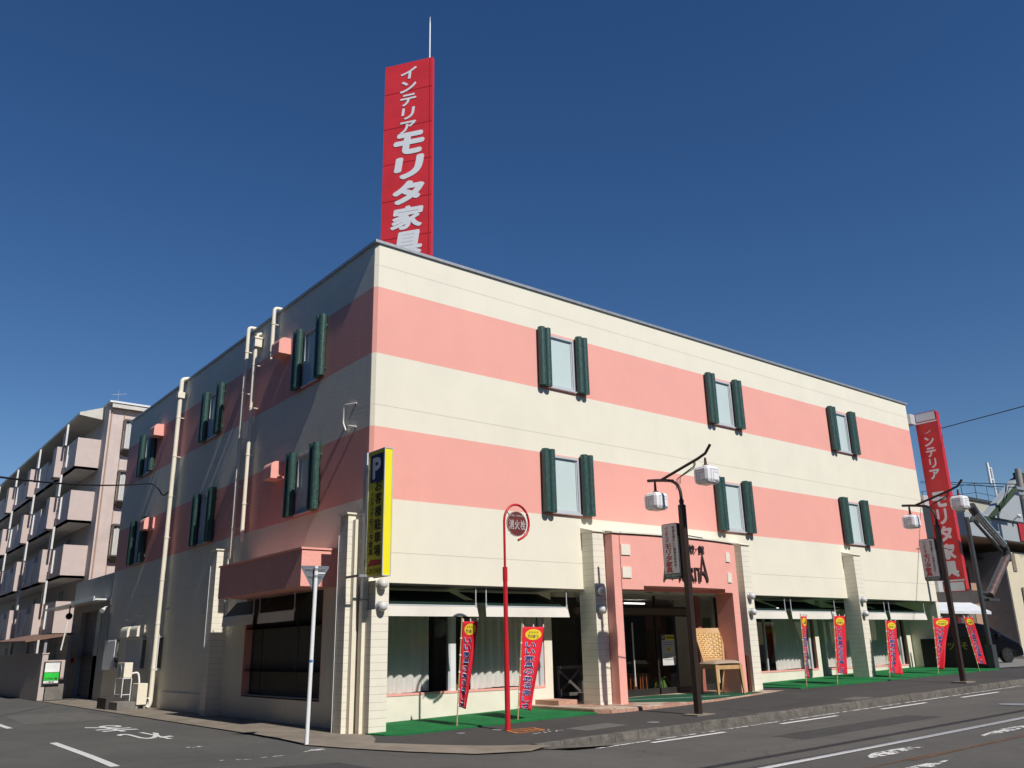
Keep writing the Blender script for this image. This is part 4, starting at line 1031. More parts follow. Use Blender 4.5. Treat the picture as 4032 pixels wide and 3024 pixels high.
# ================================================================== BANNERS
def banner(base, top, wt, wb, yawt, yawb, Hc, label, skip_top=.03, twist=0.0, text='いい家具のある楽しさ', amp=.035, ph=0.0, bellyw=None):
    B0, T0 = Vector(base), Vector(top)
    r = empty('nobori_banner', base, label, 'banner', 'red advertising banners along the shop front')
    s_ = MB(); ax = (T0-B0); s_.tube([B0-Vector((0,0,.02)), B0+ax*.5, T0+ax.normalized()*.05], .014, 8); s_.build('pole', 'bamboo', r)
    axn = ax.normalized()
    def cm(u, v, of=0.0):        # u 0..1 across, v 0..1 down the cloth
        P_ = T0-axn*(skip_top+Hc*v)
        t = v**1.2; w_ = wt*(1-t)+wb*t; yw = R(yawt*(1-t)+yawb*t)
        d = Vector((math.cos(yw), math.sin(yw), 0)); nn = Vector((d.y, -d.x, 0))
        full = .6; fold = max(0, 1-w_/full)
        rip = amp*math.sin(u*math.pi*2.2+v*5+ph)*u*v+fold*.11*math.sin(u*math.pi*3+ph+v*2)*v**.7*u
        drop = Vector((0,0,-.10*u*(1-v)*0-.06*u*v))
        return P_+d*(.02+w_*u)+nn*(rip+of)+drop
    s_ = MB(); s_.grid(lambda u, v: cm(u, 1-v), 16, 40); cl = s_.build('cloth', 'red_cloth', r, smooth=True)
    sd = cl.modifiers.new('thick', 'SOLIDIFY'); sd.thickness = .0015
    s_ = MB(); T1 = cm(1, 0)
    s_.tube([T0+Vector((0,0,.0)), T0+(T1-T0)*.5+Vector((0,0,.03)), T1+Vector((0,0,.035))+(T1-T0).normalized()*.04], .006, 6); s_.build('cross_rod', 'black', r)
    s_ = MB()
    for u in (0.03, .5, .97):
        q = cm(u, 0); s_ = MB(); s_.tube([q+Vector((0,0,-.01)), q+Vector((0,0,.055))], .016, 6); s_.build('loop', 'white_plastic', r)
    for v in (.2, .4, .6, .8, .985):
        q = cm(0, v); c_ = T0-axn*(skip_top+Hc*v); s_ = MB(); s_.tube([c_-axn*.018, c_+axn*.018], .022, 8); s_.build('loop', 'white_plastic', r)
    fmc = lambda a, b, of: cm(a, b, of)
    s_ = MB(); n = 28
    ring = [(.52+.38*math.cos(2*math.pi*i/n), .095+.068*math.sin(2*math.pi*i/n)) for i in range(n)]
    for of in (.004, -.004): s_.add([cm(.52, .095, of)]+[cm(a, b, of) for a, b in ring], [(0, 1+i, 1+(i+1)%n) for i in range(n)])
    s_.build('oval', 'yellow_oval', r)
    k = MB()
    for i, ch in enumerate('MORITA'):
        h = .05 if ch not in 'MA' or i == 0 and 0 else .05
        put_glyph(k, ch, .30+i*.088, 0, .07, 1, lambda a, b, of, h=(.055 if ch in 'MA' else .035): cm(a, .118-b*h, of), .0, True, 0, 0, (.008, -.008))
    for i, ch in enumerate('家具校館'): put_glyph(k, ch, .34+i*.12, 0, .07, 1, lambda a, b, of: cm(a, .068-b*.022, of), .0, True, 0, 0, (.008, -.008))
    k.build('lettering', 'dark_trim', r)
    ob, ib = MB(), MB(); v0 = .225; hh = .082
    for i, ch in enumerate(text):
        cv = v0+i*hh
        for mb_, bd, of in ((ob, .062, .006), (ib, .020, .011)):
            put_glyph(mb_, ch, .42, 0, .46, 1.0, lambda a, b, o_, cv=cv: cm(a, cv-b*hh*.80, o_), bd, True, 0, 0, (of, -of), False)
    ob.build('letter_outline', 'white_letter', r); ib.build('lettering', 'navy', r)
    return r
banner((1.76, -.81, .03), (1.873, -.85, 2.18), .33, .16, -42, -30, 1.72, 'narrow folded red banner leftmost in front of the big shop window', amp=.03)
banner((3.26, -.97, .05), (3.44, -.97, 2.06), .60, .33, -4, -8, 1.72, 'wide open red banner just right of the red hydrant pole', amp=.04, ph=.6)
banner((14.24, -.96, .30), (14.34, -.96, 2.36), .36, .15, 5, 15, 1.72, 'slim folded red banner standing between chair entrance and the two middle windows', ph=1.5)
banner((15.33, -1.30, .31), (15.59, -1.30, 2.36), .62, .57, 0, 0, 1.68, 'fully open flat red banner just left of the rightmost white pillar of the shop', amp=.015, ph=.2)
banner((18.80, -1.08, .39), (19.04, -1.08, 2.23), .66, .46, 0, -15, 1.66, 'curling red banner just right of the rightmost white pillar of the shop', amp=.07, ph=2.2)
banner((20.85, -1.69, .42), (21.07, -1.69, 2.30), .66, .12, -28, -10, 1.62, 'red banner gathered to a point at its foot near the last shop window', amp=.05, ph=3.0)
banner((22.95, -2.12, .46), (22.46, -2.10, 2.32), .34, .62, -25, -2, 1.60, 'leaning red banner at the far right beside the dark gate pole', amp=.02, ph=.5)

# ================================================================== GREEN TURF
def turf(name, P_, label, th=.03, mat='turf', dz=0.0):
    s_ = MB(); n = len(P_)
    s_.add([(x, y, gz(x, y)+th+dz) for x, y in P_]+[(x, y, gz(x, y)-.02) for x, y in P_], [tuple(range(n))]+[(i, n+i, n+(i+1)%n, (i+1)%n) for i in range(n)])
    return tag(s_.build(name, mat), label, 'turf mat', 'green artificial turf mats')
turf('turf_mat', [(.0, -.9), (.3, -1.12), (2.8, -1.2), (5.33, -1.31), (5.33, RW-.01), (.3, RW-.01), (.3, -.43), (-.11, -.43), (-.13, -.35)], 'bright green artificial turf mat below the big left shop window')
turf('turf_mat', [(13.68, -1.12), (16, -1.45), (18.9, -1.72), (18.9, RW-.01), (13.68, RW-.01)], 'green artificial turf mat in front of the middle shop windows')
turf('turf_mat', [(18.92, -1.72), (21.5, -1.95), (24.3, -2.2), (24.3, .1), (25.1, .3), (25.1, RW-.01), (18.92, RW-.01)], 'green artificial turf mat at the far right end of the shop', .045)
s_ = MB()
s_.add([(x, y, zt(x)+.012) for x, y in [(7.05, .75), (9.2, .9), (12.0, -.75), (11.0, -1.2), (9.0, -1.5), (8.1, -1.55)]], [(0,1,2,3,4,5)])
s_.v = [(x, y, z) for x, y, z in s_.v]
s2 = MB(); 
P_ = [(7.05, .1), (8.0, .75), (9.6, .85), (11.3, -.1), (12.1, -.95), (10.6, -1.34), (9.0, -1.56), (8.3, -1.6)]
n = len(P_); s2.add([(x, y, zt(x)+.014) for x, y in P_]+[(x, y, zt(x)+.002) for x, y in P_], [tuple(reversed(range(n)))]+[(i, n+i, n+(i+1)%n, (i+1)%n) for i in range(n)])
dm = tag(s2.build('door_mat', 'turf_dark'), 'dark green doormats laid across the tiled entrance step', 'door mat')
s2 = MB(); s2.add([(x, y, zt(x)+.017) for x, y in [(7.7, .1), (7.74, .16), (10.4, -1.10), (10.36, -1.16)]], [(3,2,1,0)]); s2.build('mat_seam', 'poster', dm)

# ================================================================== GIANT CHAIR
def chair():
    zf = zt(11)+.0
    r = empty('display_chair', (11.0, -.4, zf), 'oversized wooden display chair with woven back and beige seat beside the entrance', 'chair', rz=R(-17))
    W = .89; H = .82; D = .90
    def leg(x, y, x2, y2, w0, w1, z1):
        s_ = MB(); v = []
        for (cx, cy, zz, w_) in ((x2, y2, 0, w1), (x*.5+x2*.5+(.0), y*.5+y2*.5, z1*.5, (w0+w1)/2+.005), (x, y, z1, w0)):
            v += [(cx-w_, cy-w_, zz), (cx+w_, cy-w_, zz), (cx+w_, cy+w_, zz), (cx-w_, cy+w_, zz)]
        s_.add(v, [(3,2,1,0), (8,9,10,11)]+[(4*k+i, 4*k+(i+1)%4, 4*k+4+(i+1)%4, 4*k+4+i) for k in (0,1) for i in range(4)])
        s_.build('leg', 'wood_chair', r, local=True, bevel=.008)
    leg(-W/2+.05, -D/2+.05, -W/2+.06, -D/2+.05, .045, .027, H-.04); leg(W/2-.05, -D/2+.05, W/2-.02, -D/2-.0, .045, .026, H-.04)
    leg(-W/2+.08, D/2-.06, -W/2+.1, D/2+.05, .045, .03, H-.04); leg(W/2-.08, D/2-.06, W/2-.05, D/2+.08, .045, .03, H-.04)
    s_ = MB(); s_.box(-W/2+.06, -D/2+.02, H-.16, W/2-.06, -D/2+.06, H-.03); s_.box(-W/2+.06, D/2-.08, H-.14, W/2-.06, D/2-.04, H-.03); s_.box(-W/2+.03, -D/2+.08, H-.15, -W/2+.07, D/2-.08, H-.03); s_.box(W/2-.07, -D/2+.08, H-.15, W/2-.03, D/2-.08, H-.03); s_.build('apron', 'wood_chair', r, local=True)
    s_ = MB()
    def sf(u, v):
        x = (u-.5)*W*(1.06-.08*v); y = (v-.5)*D*.98-.02; e = max(abs(u-.5), abs(v-.5))*2
        return (x, y, H+.085*(1-e**6)-.02+ .015*math.sin(u*3.1))
    s_.grid(sf, 16, 14); s_.grid(lambda u, v: (sf(1-u, v)[0], sf(1-u, v)[1], H-.025), 4, 4); s_.build('seat', 'leather', r, local=True, smooth=True)
    # curved back
    def bk(u, z, of=0.0):      # u -0.5..0.5, z height
        t = (z-H)/1.0; wb = (.64+.30*max(t, 0))
        return Vector((u*wb, D/2-.10+.16*t+.05*t*t+.09*(u*2)**2*-1+of, z))
    zt_ = 1.77
    for sgn in (-1, 1):
        s_ = MB(); pts = [bk(sgn*.5, H-.1+(zt_-H+.12)*i/8) for i in range(9)]
        for i in range(8):
            a, b = pts[i], pts[i+1]; w_ = .032
            s_.add([a+Vector((-w_, -.02, 0)), a+Vector((w_, -.02, 0)), a+Vector((w_, .03, 0)), a+Vector((-w_, .03, 0)), b+Vector((-w_, -.02, 0)), b+Vector((w_, -.02, 0)), b+Vector((w_, .03, 0)), b+Vector((-w_, .03, 0))], [(0,3,2,1),(4,5,6,7),(0,1,5,4),(1,2,6,5),(2,3,7,6),(3,0,4,7)])
        s_.build('back_post', 'wood_chair', r, local=True)
    for (za, zb_) in ((1.62, zt_), (H+.06, H+.14)):
        s_ = MB(); s_.grid(lambda u, v: bk(u-.5, za+(zb_-za)*v, -.015), 12, 2); s_.grid(lambda u, v: bk(.5-u, za+(zb_-za)*v, .02), 12, 2); s_.grid(lambda u, v: bk(u-.5, zb_, -.015+.035*v), 12, 1); s_.build('back_rail', 'wood_chair', r, local=True)
    s_ = MB(); nr, ncol = 12, 9; zA, zB = H+.14, 1.63
    for i in range(nr):
        z0 = zA+(zB-zA)*(i+.17)/nr; z1 = zA+(zB-zA)*(i+.83)/nr
        s_.grid(lambda u, v: bk((u-.5)*.95, z0+(z1-z0)*v, -.008+.012*math.cos(math.pi*(u*ncol-.5+i))), ncol*4, 1)
    s_.build('woven_strip', 'wood_strip', r, local=True)
    s_ = MB()
    for j in range(ncol):
        u0 = -.475+.95*(j+.16)/ncol; u1 = -.475+.95*(j+.84)/ncol
        s_.grid(lambda u, v: bk(u0+(u1-u0)*u, zA+(zB-zA)*v, -.008-.012*math.cos(math.pi*(v*nr-.5+.5+j-.5+.5))*1.0), 1, nr*4)
    s_.build('woven_strip', 'wood_strip', r, local=True)
    return r
chair()

# plants, stools, fence ----------------------------------------------------------------------
pl = empty('fern_plant', (10.75, 1.55, .3), 'leafy green fern in a white pot behind the entrance glass', 'plant')
s_ = MB(); s_.lathe([(.07, 0), (.11, .2), (.12, .22), (.1, .2)], (10.75, 1.55, .35), 14); s_.build('pot', 'white_sign', pl, smooth=True)
s_ = MB(); random.seed(11)
for k in range(120):
    a = random.uniform(0, 6.28); L_ = random.uniform(.22, .5); up = random.uniform(.3, 1.3); base = Vector((10.75, 1.55, .56)); d = Vector((math.cos(a), math.sin(a)*.6, 0)); w_ = .014
    q = Vector((-d.y, d.x, 0)).normalized()*w_; pts = [base+d*L_*t*1.1+Vector((0,0,L_*(up*t-1.2*t*t))) for t in (0, .35, .7, 1)]
    s_.add([pts[0]-q*.4, pts[0]+q*.4, pts[1]-q, pts[1]+q, pts[2]-q*.9, pts[2]+q*.9, pts[3]], [(0,1,3,2), (2,3,5,4), (4,5,6)])
s_.build('leaves', 'fern', pl)
for i, (x, L_) in enumerate(((9.42, 'dark brown wooden stool nearest the door handle behind the glass'), (9.66, 'reddish wooden stool in the middle of the stools behind the glass'), (9.92, 'reddish wooden stool nearest the door mullion behind the glass'))):
    st_ = empty('wooden_stool', (x, 1.6, .3), L_, 'stool', 'wooden stools inside the entrance')
    s_ = MB(); s_.box(x-.1, 1.45, .78, x+.1, 1.75, .81); s_.build('seat', 'wood_stool', st_)
    for (dx, dy) in ((-.08, -.12), (.08, -.12), (-.08, .12), (.08, .12)):
        s_ = MB(); s_.box(x+dx-.015, 1.6+dy-.015, .35, x+dx+.015, 1.6+dy+.015, .78); s_.build('leg', 'wood_stool', st_)
for (cx, L_) in ((3.3, 'dark wooden dining chair seen through the gap between curtains'),):
    ch = empty('dining_chair', (cx, 2.6, .15), L_, 'chair')
    s_ = MB(); s_.box(cx-.22, 2.4, .52, cx+.22, 2.8, .56); s_.build('seat', 'wood_dark', ch)
    s_ = MB(); s_.box(cx-.22, 2.78, .6, cx+.22, 2.81, 1.05); s_.build('backrest', M('cushion', (.12, .12, .11), .8), ch)
    for (dx, dy) in ((-.2, -.18), (.2, -.18), (-.2, .18), (.2, .18)):
        s_ = MB(); s_.box(cx+dx-.02, 2.6+dy-.02, .13, cx+dx+.02, 2.6+dy+.02, .52); s_.build('leg', 'wood_dark', ch)
bs = MB(); bs.lathe([(.13, 0), (.15, .3), (.14, .62)], (3.42, 1.75, .62-.3), 20); tag(bs.build('wicker_basket', M('wicker', (.34, .24, .13), .8, var=.4, scale=30, stretch=(1, 1, .1)), smooth=True), 'light wicker basket standing behind the window mullion', 'basket')
fe = empty('trellis_fence', (7.0, 1.55, .2), 'dark wooden fence with crossed braces in the gap left of the entrance pillar', 'fence')
s_ = MB(); s_.box(6.62, 1.52, 1.02, 7.75, 1.58, 1.10); s_.box(6.62, 1.52, .34, 7.75, 1.58, .42); s_.build('rail', 'wood_dark', fe)
s_ = MB(); s_.box(6.62, 1.5, .2, 6.7, 1.6, 1.02); s_.box(7.5, 1.5, .2, 7.58, 1.6, 1.02); s_.build('post', 'wood_dark', fe)
s_ = MB()
for (a, b) in (((6.7, .42), (7.5, 1.02)), ((6.7, 1.02), (7.5, .42))):
    d = Vector((b[0]-a[0], 0, b[1]-a[1])).normalized(); q = Vector((-d.z, 0, d.x))*.035; y_ = 1.53 if a[1] < 1 else 1.555
    s_.obox(Vector((a[0], y_, a[1]))-q, Vector((b[0]-a[0], 0, b[1]-a[1])), (0, .02, 0), q*2)
s_.build('brace', 'wood_dark', fe)
po = MB(); po.lathe([(.06, 0), (.085, .16), (.09, .17), (.07, .165)], (7.05, 1.85, .34), 14); tag(po.build('flower_pot', 'terracotta', smooth=True), 'small terracotta pot behind the dark trellis fence', 'flower pot')
wp = MB(); wp.box(11.95, -.62, .23, 12.02, -.32, 1.25); wp.box(12.02, -.62, 1.2, 12.06, -.32, 1.25); wp.box(12.06, -.6, .23, 12.1, -.34, 1.2); tag(wp.build('wooden_board', 'wood_red'), 'reddish brown wooden board leaning right of the pink entrance pillar', 'board')

# ================================================================== SIDE STREET CLUTTER
ac = empty('air_conditioner', (-.7, 14.3, 0), 'cream air conditioner outdoor unit on a white rack by the side wall', 'air conditioner')
s_ = MB(); s_.box(-.96, 14.0, .93, -.70, 14.8, 1.40); s_.build('casing', 'cream_pvc', ac, bevel=.015)
s_ = MB(); s_.lathe([(.19, 0), (.19, .01), (.17, .012)], (-.962, 14.48, 1.165), 24, (-1,0,0)); s_.build('fan_grille', 'galv', ac)
s_ = MB()
for (x, y) in ((-.96, 14.0), (-.70, 14.0), (-.96, 14.8), (-.70, 14.8)): s_.tube([(x, y, 0), (x, y, .92)], .016, 8)
for z in (.42, .91): s_.tube([(-.96, 14.0, z), (-.70, 14.0, z)], .014, 6); s_.tube([(-.96, 14.8, z), (-.70, 14.8, z)], .014, 6); s_.tube([(-.96, 14.0, z), (-.96, 14.8, z)], .014, 6)
s_.build('rack', 'white_metal', ac)
s_ = MB(); s_.tube(bend([(-.70, 14.1, 1.05), (-.5, 14.05, 1.1), (-.45, 14.0, .8), (-.45, 14.0, .3)], .1), .03, 8); s_.build('hose', 'white_plastic', ac, smooth=True)
ac2 = empty('boiler_unit', (-.5, 13.6, 0), 'white floor standing outdoor unit right of the air conditioner rack', 'outdoor unit')
s_ = MB(); s_.box(-.66, 13.35, .12, -.36, 13.95, .76); s_.build('casing', 'cream_pvc', ac2, bevel=.012)
s_ = MB(); s_.box(-.66, 13.4, 0, -.6, 13.9, .12); s_.box(-.42, 13.4, 0, -.36, 13.9, .12); s_.build('foot', 'galv', ac2)
s_ = MB(); s_.tube(bend([(-.36, 13.5, .3), (-.25, 13.42, .3), (-.25, 13.42, .02)], .06), .02, 8); s_.build('hose', 'white_plastic', ac2)
for (a, L_, mt_) in (((-1.42, 13.95, 0, -.95, 15.0, .34), 'dark concrete block standing at the kerb by the air conditioner', 'dark_block'), ((-1.32, 13.0, 0, -.78, 13.92, .24), 'lower grey concrete planter block in front of the outdoor unit', 'concrete_block')):
    s_ = MB(); s_.box(*a); tag(s_.build('concrete_block', mt_, bevel=.012), L_, 'concrete block')
eb = MB(); eb.box(-.13, 20.05, 1.15, 0, 20.25, 1.55); eb.tube([(-.06, 20.15, 1.55), (-.06, 20.15, 3.2)], .025, 8); tag(eb.build('meter_box', 'galv'), 'grey electric meter box at the far end of the side wall', 'meter box')
fl = empty('flood_light', (-.15, 20.3, 3.4), 'white flood light and camera under the annex eave', 'flood light')
s_ = MB(); s_.tube([(0, 20.35, 3.5), (-.25, 20.35, 3.45)], .02, 8); s_.build('bracket', 'galv', fl)
s_ = MB(); s_.lathe([(.05, -.12), (.09, .05), (.1, .08)], (-.3, 20.3, 3.35), 12, (-.6, -.6, -.5)); s_.build('lamp_head', 'white_plastic', fl, smooth=True)

# annex ---------------------------------------------------------------------------------------
an = empty('annex_building', (1.5, 23.5, 0), 'low grey corrugated annex with a roller shutter behind the shop', 'building')
s_ = MB(); s_.panel((0, 26.6, 0), (0,-1,0), (0,0,1), [0, 1.6, 4.35, 4.95, 6.1], [0, 1.65, 3.45, 3.9], {(1, 0), (1, 1), (2, 0)}, (-1,0,0), .3); s_.quad((0, 26.6, 0), (0, 26.6, 3.9), (6, 26.6, 3.9), (6, 26.6, 0))
s_.build('wall', 'annex', an)
s_ = MB(); s_.box(-.02, 20.5, 3.88, .2, 26.6, 4.8); s_.build('parapet', 'annex_corr', an)
s_ = MB(); s_.box(-.6, 20.6, 3.74, 0, 30.0, 3.80); s_.box(-.62, 20.6, 3.72, -.58, 24.4, 3.88); s_.build('eave', 'white_metal', an)
s_ = MB(); s_.box(.2, 22.25, 0, .24, 25.0, 3.45); s_.build('roller_shutter', 'roller', an)
s_ = MB(); s_.box(.3, 21.6, 0, .32, 22.3, 1.7); s_.build('doorway', 'black', an)
s_ = MB(); s_.box(-.02, 21.62, 1.66, .1, 22.25, 3.4); s_.build('panel', 'shutter_metal', an)
s_ = MB(); s_.box(-.12, 25.5, 1.4, -.02, 25.75, 1.6); s_.build('alarm_box', 'red_deep', an)
s_ = MB(); s_.box(.0, 20.5, 4.7, 6, 26.6, 4.74); s_.build('roof', 'annex', an)
s_ = MB(); s_.sphere((-.5, 25.0, 3.3), .14, 10); s_.tube([(-.5, 25, 3.4), (-.5, 25, 3.74)], .03, 6); s_.build('siren', 'black', an)

# boundary wall and signboard
bw = empty('boundary_wall', (-1.4, 28, 0), 'low dark grey boundary wall along the side street with a lit pale end', 'wall')
s_ = MB(); s_.box(-1.63, 23.3, 0, -1.42, 46, 1.76); s_.build('wall_panel', M('bwall', (.50, .43, .39), .8, var=.08), bw)
s_ = MB(); s_.box(-1.66, 23.27, 1.76, -1.39, 46, 1.80); s_.build('coping', 'apt_wall', bw)
bd = empty('notice_board', (-1.2, 23.2, 0), 'small white and green notice board at the end of the boundary wall', 'notice board')
s_ = MB(); s_.box(-1.55, 23.22, .58, -.92, 23.27, 1.46); s_.build('frame', 'dark_frame', bd)
s_ = MB(); s_.box(-1.5, 23.2, 1.06, -.97, 23.215, 1.42); s_.build('panel', 'white_sign', bd); s_ = MB(); s_.box(-1.5, 23.2, .64, -.97, 23.215, .73); s_.build('panel', 'white_sign', bd)
s_ = MB(); s_.box(-1.5, 23.2, .74, -.97, 23.215, 1.04); s_.build('panel', 'green_sign', bd)
s_ = MB(); fm = plane_map((-1.5, 23.2, .64), (1,0,0), (0,0,1), (0,-1,0)); htext(s_, 'ファミリー', .04, .17, .09, .07, fm, .02, of=.006); htext(s_, '入居者', .06, .045, .11, .05, fm, .02, of=.006); s_.build('lettering', 'dark_frame', bd)
s_ = MB(); s_.box(-1.38, 23.3, 0, -.72, 23.5, .6); s_.build('concrete_base', 'concrete_block', bd)
cpt = empty('carport', (-.9, 27, 0), 'low carport with thin brown roof behind the boundary wall', 'carport')
s_ = MB(); s_.add([(-2.1, 24.6, 2.30), (-.3, 24.6, 2.62), (-.3, 33, 2.75), (-2.1, 33, 2.4), (-2.1, 24.6, 2.24), (-.3, 24.6, 2.54), (-.3, 33, 2.7), (-2.1, 33, 2.32)], [(0,1,2,3),(7,6,5,4),(0,4,5,1),(1,5,6,2),(2,6,7,3),(3,7,4,0)]); s_.build('roof', M('brown_roof', (.22, .13, .09), .7), cpt)
s_ = MB()
for (x, y) in ((-1.3, 24.8), (-1.3, 28.5), (-1.3, 32.5), (-.4, 24.8)): s_.box(x-.05, y-.05, 0, x+.05, y+.05, 2.35)
s_.build('post', 'galv', cpt)
s_ = MB(); s_.tube([(-.75, 24.5, 1.9), (-.62, 24.5, 3.1)], .03, 8); s_.build('downpipe', 'white_plastic', cpt)

# ================================================================== APARTMENT BLOCK
ap = empty('apartment_block', (6, 38, 0), 'five storey pinkish beige apartment block with stepped balconies behind the shop', 'building')
AY = 30.0; AX = 1.2; FH = 2.75; ZR = 14.25
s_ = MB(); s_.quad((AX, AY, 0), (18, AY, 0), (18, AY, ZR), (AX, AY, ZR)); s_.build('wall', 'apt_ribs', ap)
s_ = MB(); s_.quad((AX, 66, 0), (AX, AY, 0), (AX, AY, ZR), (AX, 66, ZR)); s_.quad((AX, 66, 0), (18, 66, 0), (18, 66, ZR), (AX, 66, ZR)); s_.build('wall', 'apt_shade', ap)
s_ = MB(); s_.box(AX-.1, AY-.35, ZR+.02, 18, 66, ZR+.12); s_.build('roof', 'white_metal', ap)
s_ = MB(); s_.add([(AX-.02, AY-.32, ZR), (18, AY-.32, ZR+.0), (18, AY-.12, ZR-.25), (AX-.02, AY-.12, ZR-.25)], [(0,3,2,1)]) if 0 else s_.box(AX+.05, AY-.3, ZR-.22, 18, AY-.2, ZR); s_.build('eave', 'dark_hood', ap)
s_ = MB(); s_.add([(.0, 31, 13.86), (.0, 66, 13.86), (AX, 66, 14.3), (AX, 31, 14.3), (.0, 31, 13.72), (.0, 66, 13.72), (AX, 66, 13.6), (AX, 31, 13.6)], [(0,1,2,3), (4,7,6,5), (0,4,5,1), (0,3,7,4)]); s_.build('eave', 'dark_hood', ap)
s_ = MB(); s_.tube([(AX+.75, AY-.03, 5), (AX+.75, AY-.03, 13.9)], .02, 6); s_.tube([(AX+.12, AY-.03, 5), (AX+.12, AY-.03, 13.9)], .035, 6); s_.build('joint', 'brown_wall', ap)
levels = [10.89-FH*k for k in range(5)]
for k, zf in enumerate(levels):
    if zf < -.5: continue
    s_ = MB(); s_.box(.08, 31.0, zf, AX, 66, zf+.12); s_.build('balcony_slab', 'apt_soffit', ap)
    y = 31.0; u_ = 0
    while y < 60:
        # first parapet, then the stepped bay
        par = MB()
        if u_ == 0: par.box(.08, 31.0, zf, AX, 31.1, zf+1.62)
        par.box(.08, y+.1, zf, .18, y+2.9, zf+1.62)
        par.box(-.31, y+2.9, zf-.02, .08, y+3.0, zf+1.64); par.box(-.31, y+3.0, zf-.02, -.22, y+3.75, zf+1.64); par.box(-.22, y+3.65, zf-.02, .08, y+3.75, zf+1.64); par.box(-.3, y+3.0, zf-.02, .1, y+3.7, zf+.05)
        par.box(.08, y+3.8, zf, .18, y+7.15, zf+1.3)
        b_ = par.build('balcony_parapet', 'apt_wall', ap)
        q = MB(); q.box(.10, y+3.75, zf+.1, .14, y+3.86, zf+2.6); q.build('partition', 'white_plastic', ap); q = MB(); q.tube([(-.05, y+2.2, zf+1.6), (-.05, y+2.2, zf+2.75)], .055, 8); q.build('downpipe', 'white_plastic', ap)
        for (ya, yb, za, zb_) in ((1.1, 2.0, .6, 1.35), (4.3, 5.1, .1, 2.1)):
            q = MB(); q.box(AX-.02, y+ya, zf+za+.1, AX-.005, y+yb, zf+zb_+.3); q.build('window', 'dark_trim', ap)
        q = MB(); q.box(.05, y+1.9, zf+.45, .075, y+2.45, zf+1.45); q.build('window', M('apt_glass', (.18, .17, .15), .2), ap)
        q = MB(); q.box(-.0, y+1.82, zf+.35, .075, y+1.9, zf+1.5); q.build('window_frame', 'white_metal', ap)
        y += 7.15; u_ += 1
for zt_ in (13.7-.25, 10.95-.2, 8.2-.2, 5.5-.2):
    bx = MB(); x0, x1, d = 1.92, 3.9, .45; zb_ = zt_-1.55
    bx.add([(x0, AY, zt_), (x0, AY-d, zt_), (x1, AY-d, zt_), (x1, AY, zt_), (x0, AY, zt_-.1), (x0, AY-d, zt_-.1), (x1, AY-d, zt_-.1), (x1, AY, zt_-.1)], [(0,1,2,3), (7,6,5,4), (0,4,5,1), (1,5,6,2), (2,6,7,3)])
    for x in (x0, x0+.45, x0+.95, x1-.06): bx.box(x, AY-d, zb_, x+.06, AY-d+.06, zt_-.1)
    bx.box(x0, AY-.06, zb_, x0+.06, AY, zt_-.1); bx.box(x0, AY-d, zb_-.06, x1, AY, zb_)
    bx.add([(x0, AY-d, zb_-.06), (x1, AY-d, zb_-.06), (x1, AY, zb_-.06), (x0, AY, zb_-.06), (x0+.2, AY, zb_-.35), (x1, AY, zb_-.35)], [(0,1,5,4), (0,4,3)])
    o = bx.build('bay_window', M('bay_brown', (.10, .08, .065), .5), ap)
    q = MB(); q.quad((x0+.02, AY, zb_), (x0+.02, AY-d+.03, zb_), (x0+.02, AY-d+.03, zt_-.1), (x0+.02, AY, zt_-.1)); q.quad((x0, AY-d+.03, zb_), (x1, AY-d+.03, zb_), (x1, AY-d+.03, zt_-.1), (x0, AY-d+.03, zt_-.1)); q.build('pane', 'shop_glass', o)
    q = MB(); q.grid(lambda u, v: (x0+.1+1.6*u, AY-d+.12+.03*math.sin(u*50), zb_+.02+(zt_-zb_-.2)*v), 60, 1); q.build('curtain', 'sheer', o)
# light awning rod and roof antenna
q = MB(); q.tube([(AX+.4, AY+.3, ZR), (AX+.4, AY+.3, ZR+.9)], .015, 6); q.tube([(AX+.1, AY+.3, ZR+.6), (AX+.8, AY+.3, ZR+.75)], .01, 6); q.build('antenna', 'galv', ap)

# ================================================================== RIGHT HAND BACKGROUND
sl = empty('awning_shop', (33, 5, 0), 'low tan shop with a white awning beyond the car park', 'building')
s_ = MB(); s_.box(29.0, 4.0, .5, 31.0, 9, 3.05); s_.build('wall', 'tan', sl)
s_ = MB(); s_.box(31.0, 4.1, .5, 37.5, 9, 3.6); s_.build('wall', M('mid_brown', (.2, .15, .11), .8), sl)
s_ = MB(); s_.box(28.6, 3.9, 3.3, 38, 9.2, 3.95); s_.build('fascia', M('dk_fascia', (.06, .05, .045), .7), sl)
aw = MB(); aw.add([(31.4, 4.08, 3.36), (36.8, 4.08, 3.42), (36.8, 3.0, 2.85), (31.4, 3.0, 2.85), (31.4, 3.0, 2.72), (36.8, 3.0, 2.72)], [(0,3,2,1), (3,4,5,2)]); a_ = aw.build('awning', M('aw_white', (.62, .64, .66), .7), sl); a_.modifiers.new('t', 'SOLIDIFY').thickness = .02
s_ = MB(); s_.box(35.4, 4.06, 1.9, 36.4, 4.09, 2.65); s_.build('notice', 'notice', sl); s_ = MB(); fm = plane_map((35.4, 4.05, 1.9), (1,0,0), (0,0,1), (0,-1,0)); vtext(s_, '定休', .5, .72, .5, .34, fm, .03); s_.build('lettering', 'white_letter', sl)
s_ = MB(); s_.box(33.2, 4.06, 1.0, 34.6, 4.09, 2.6); s_.build('window', 'dark_trim', sl)
hb = empty('brown_house', (46, 12, 0), 'small brown walled house with dark roof between the shop and the gabled building', 'building')
s_ = MB(); s_.box(43, 8, 0, 48.3, 14, 6.3); s_.build('wall', 'brown_wall', hb)
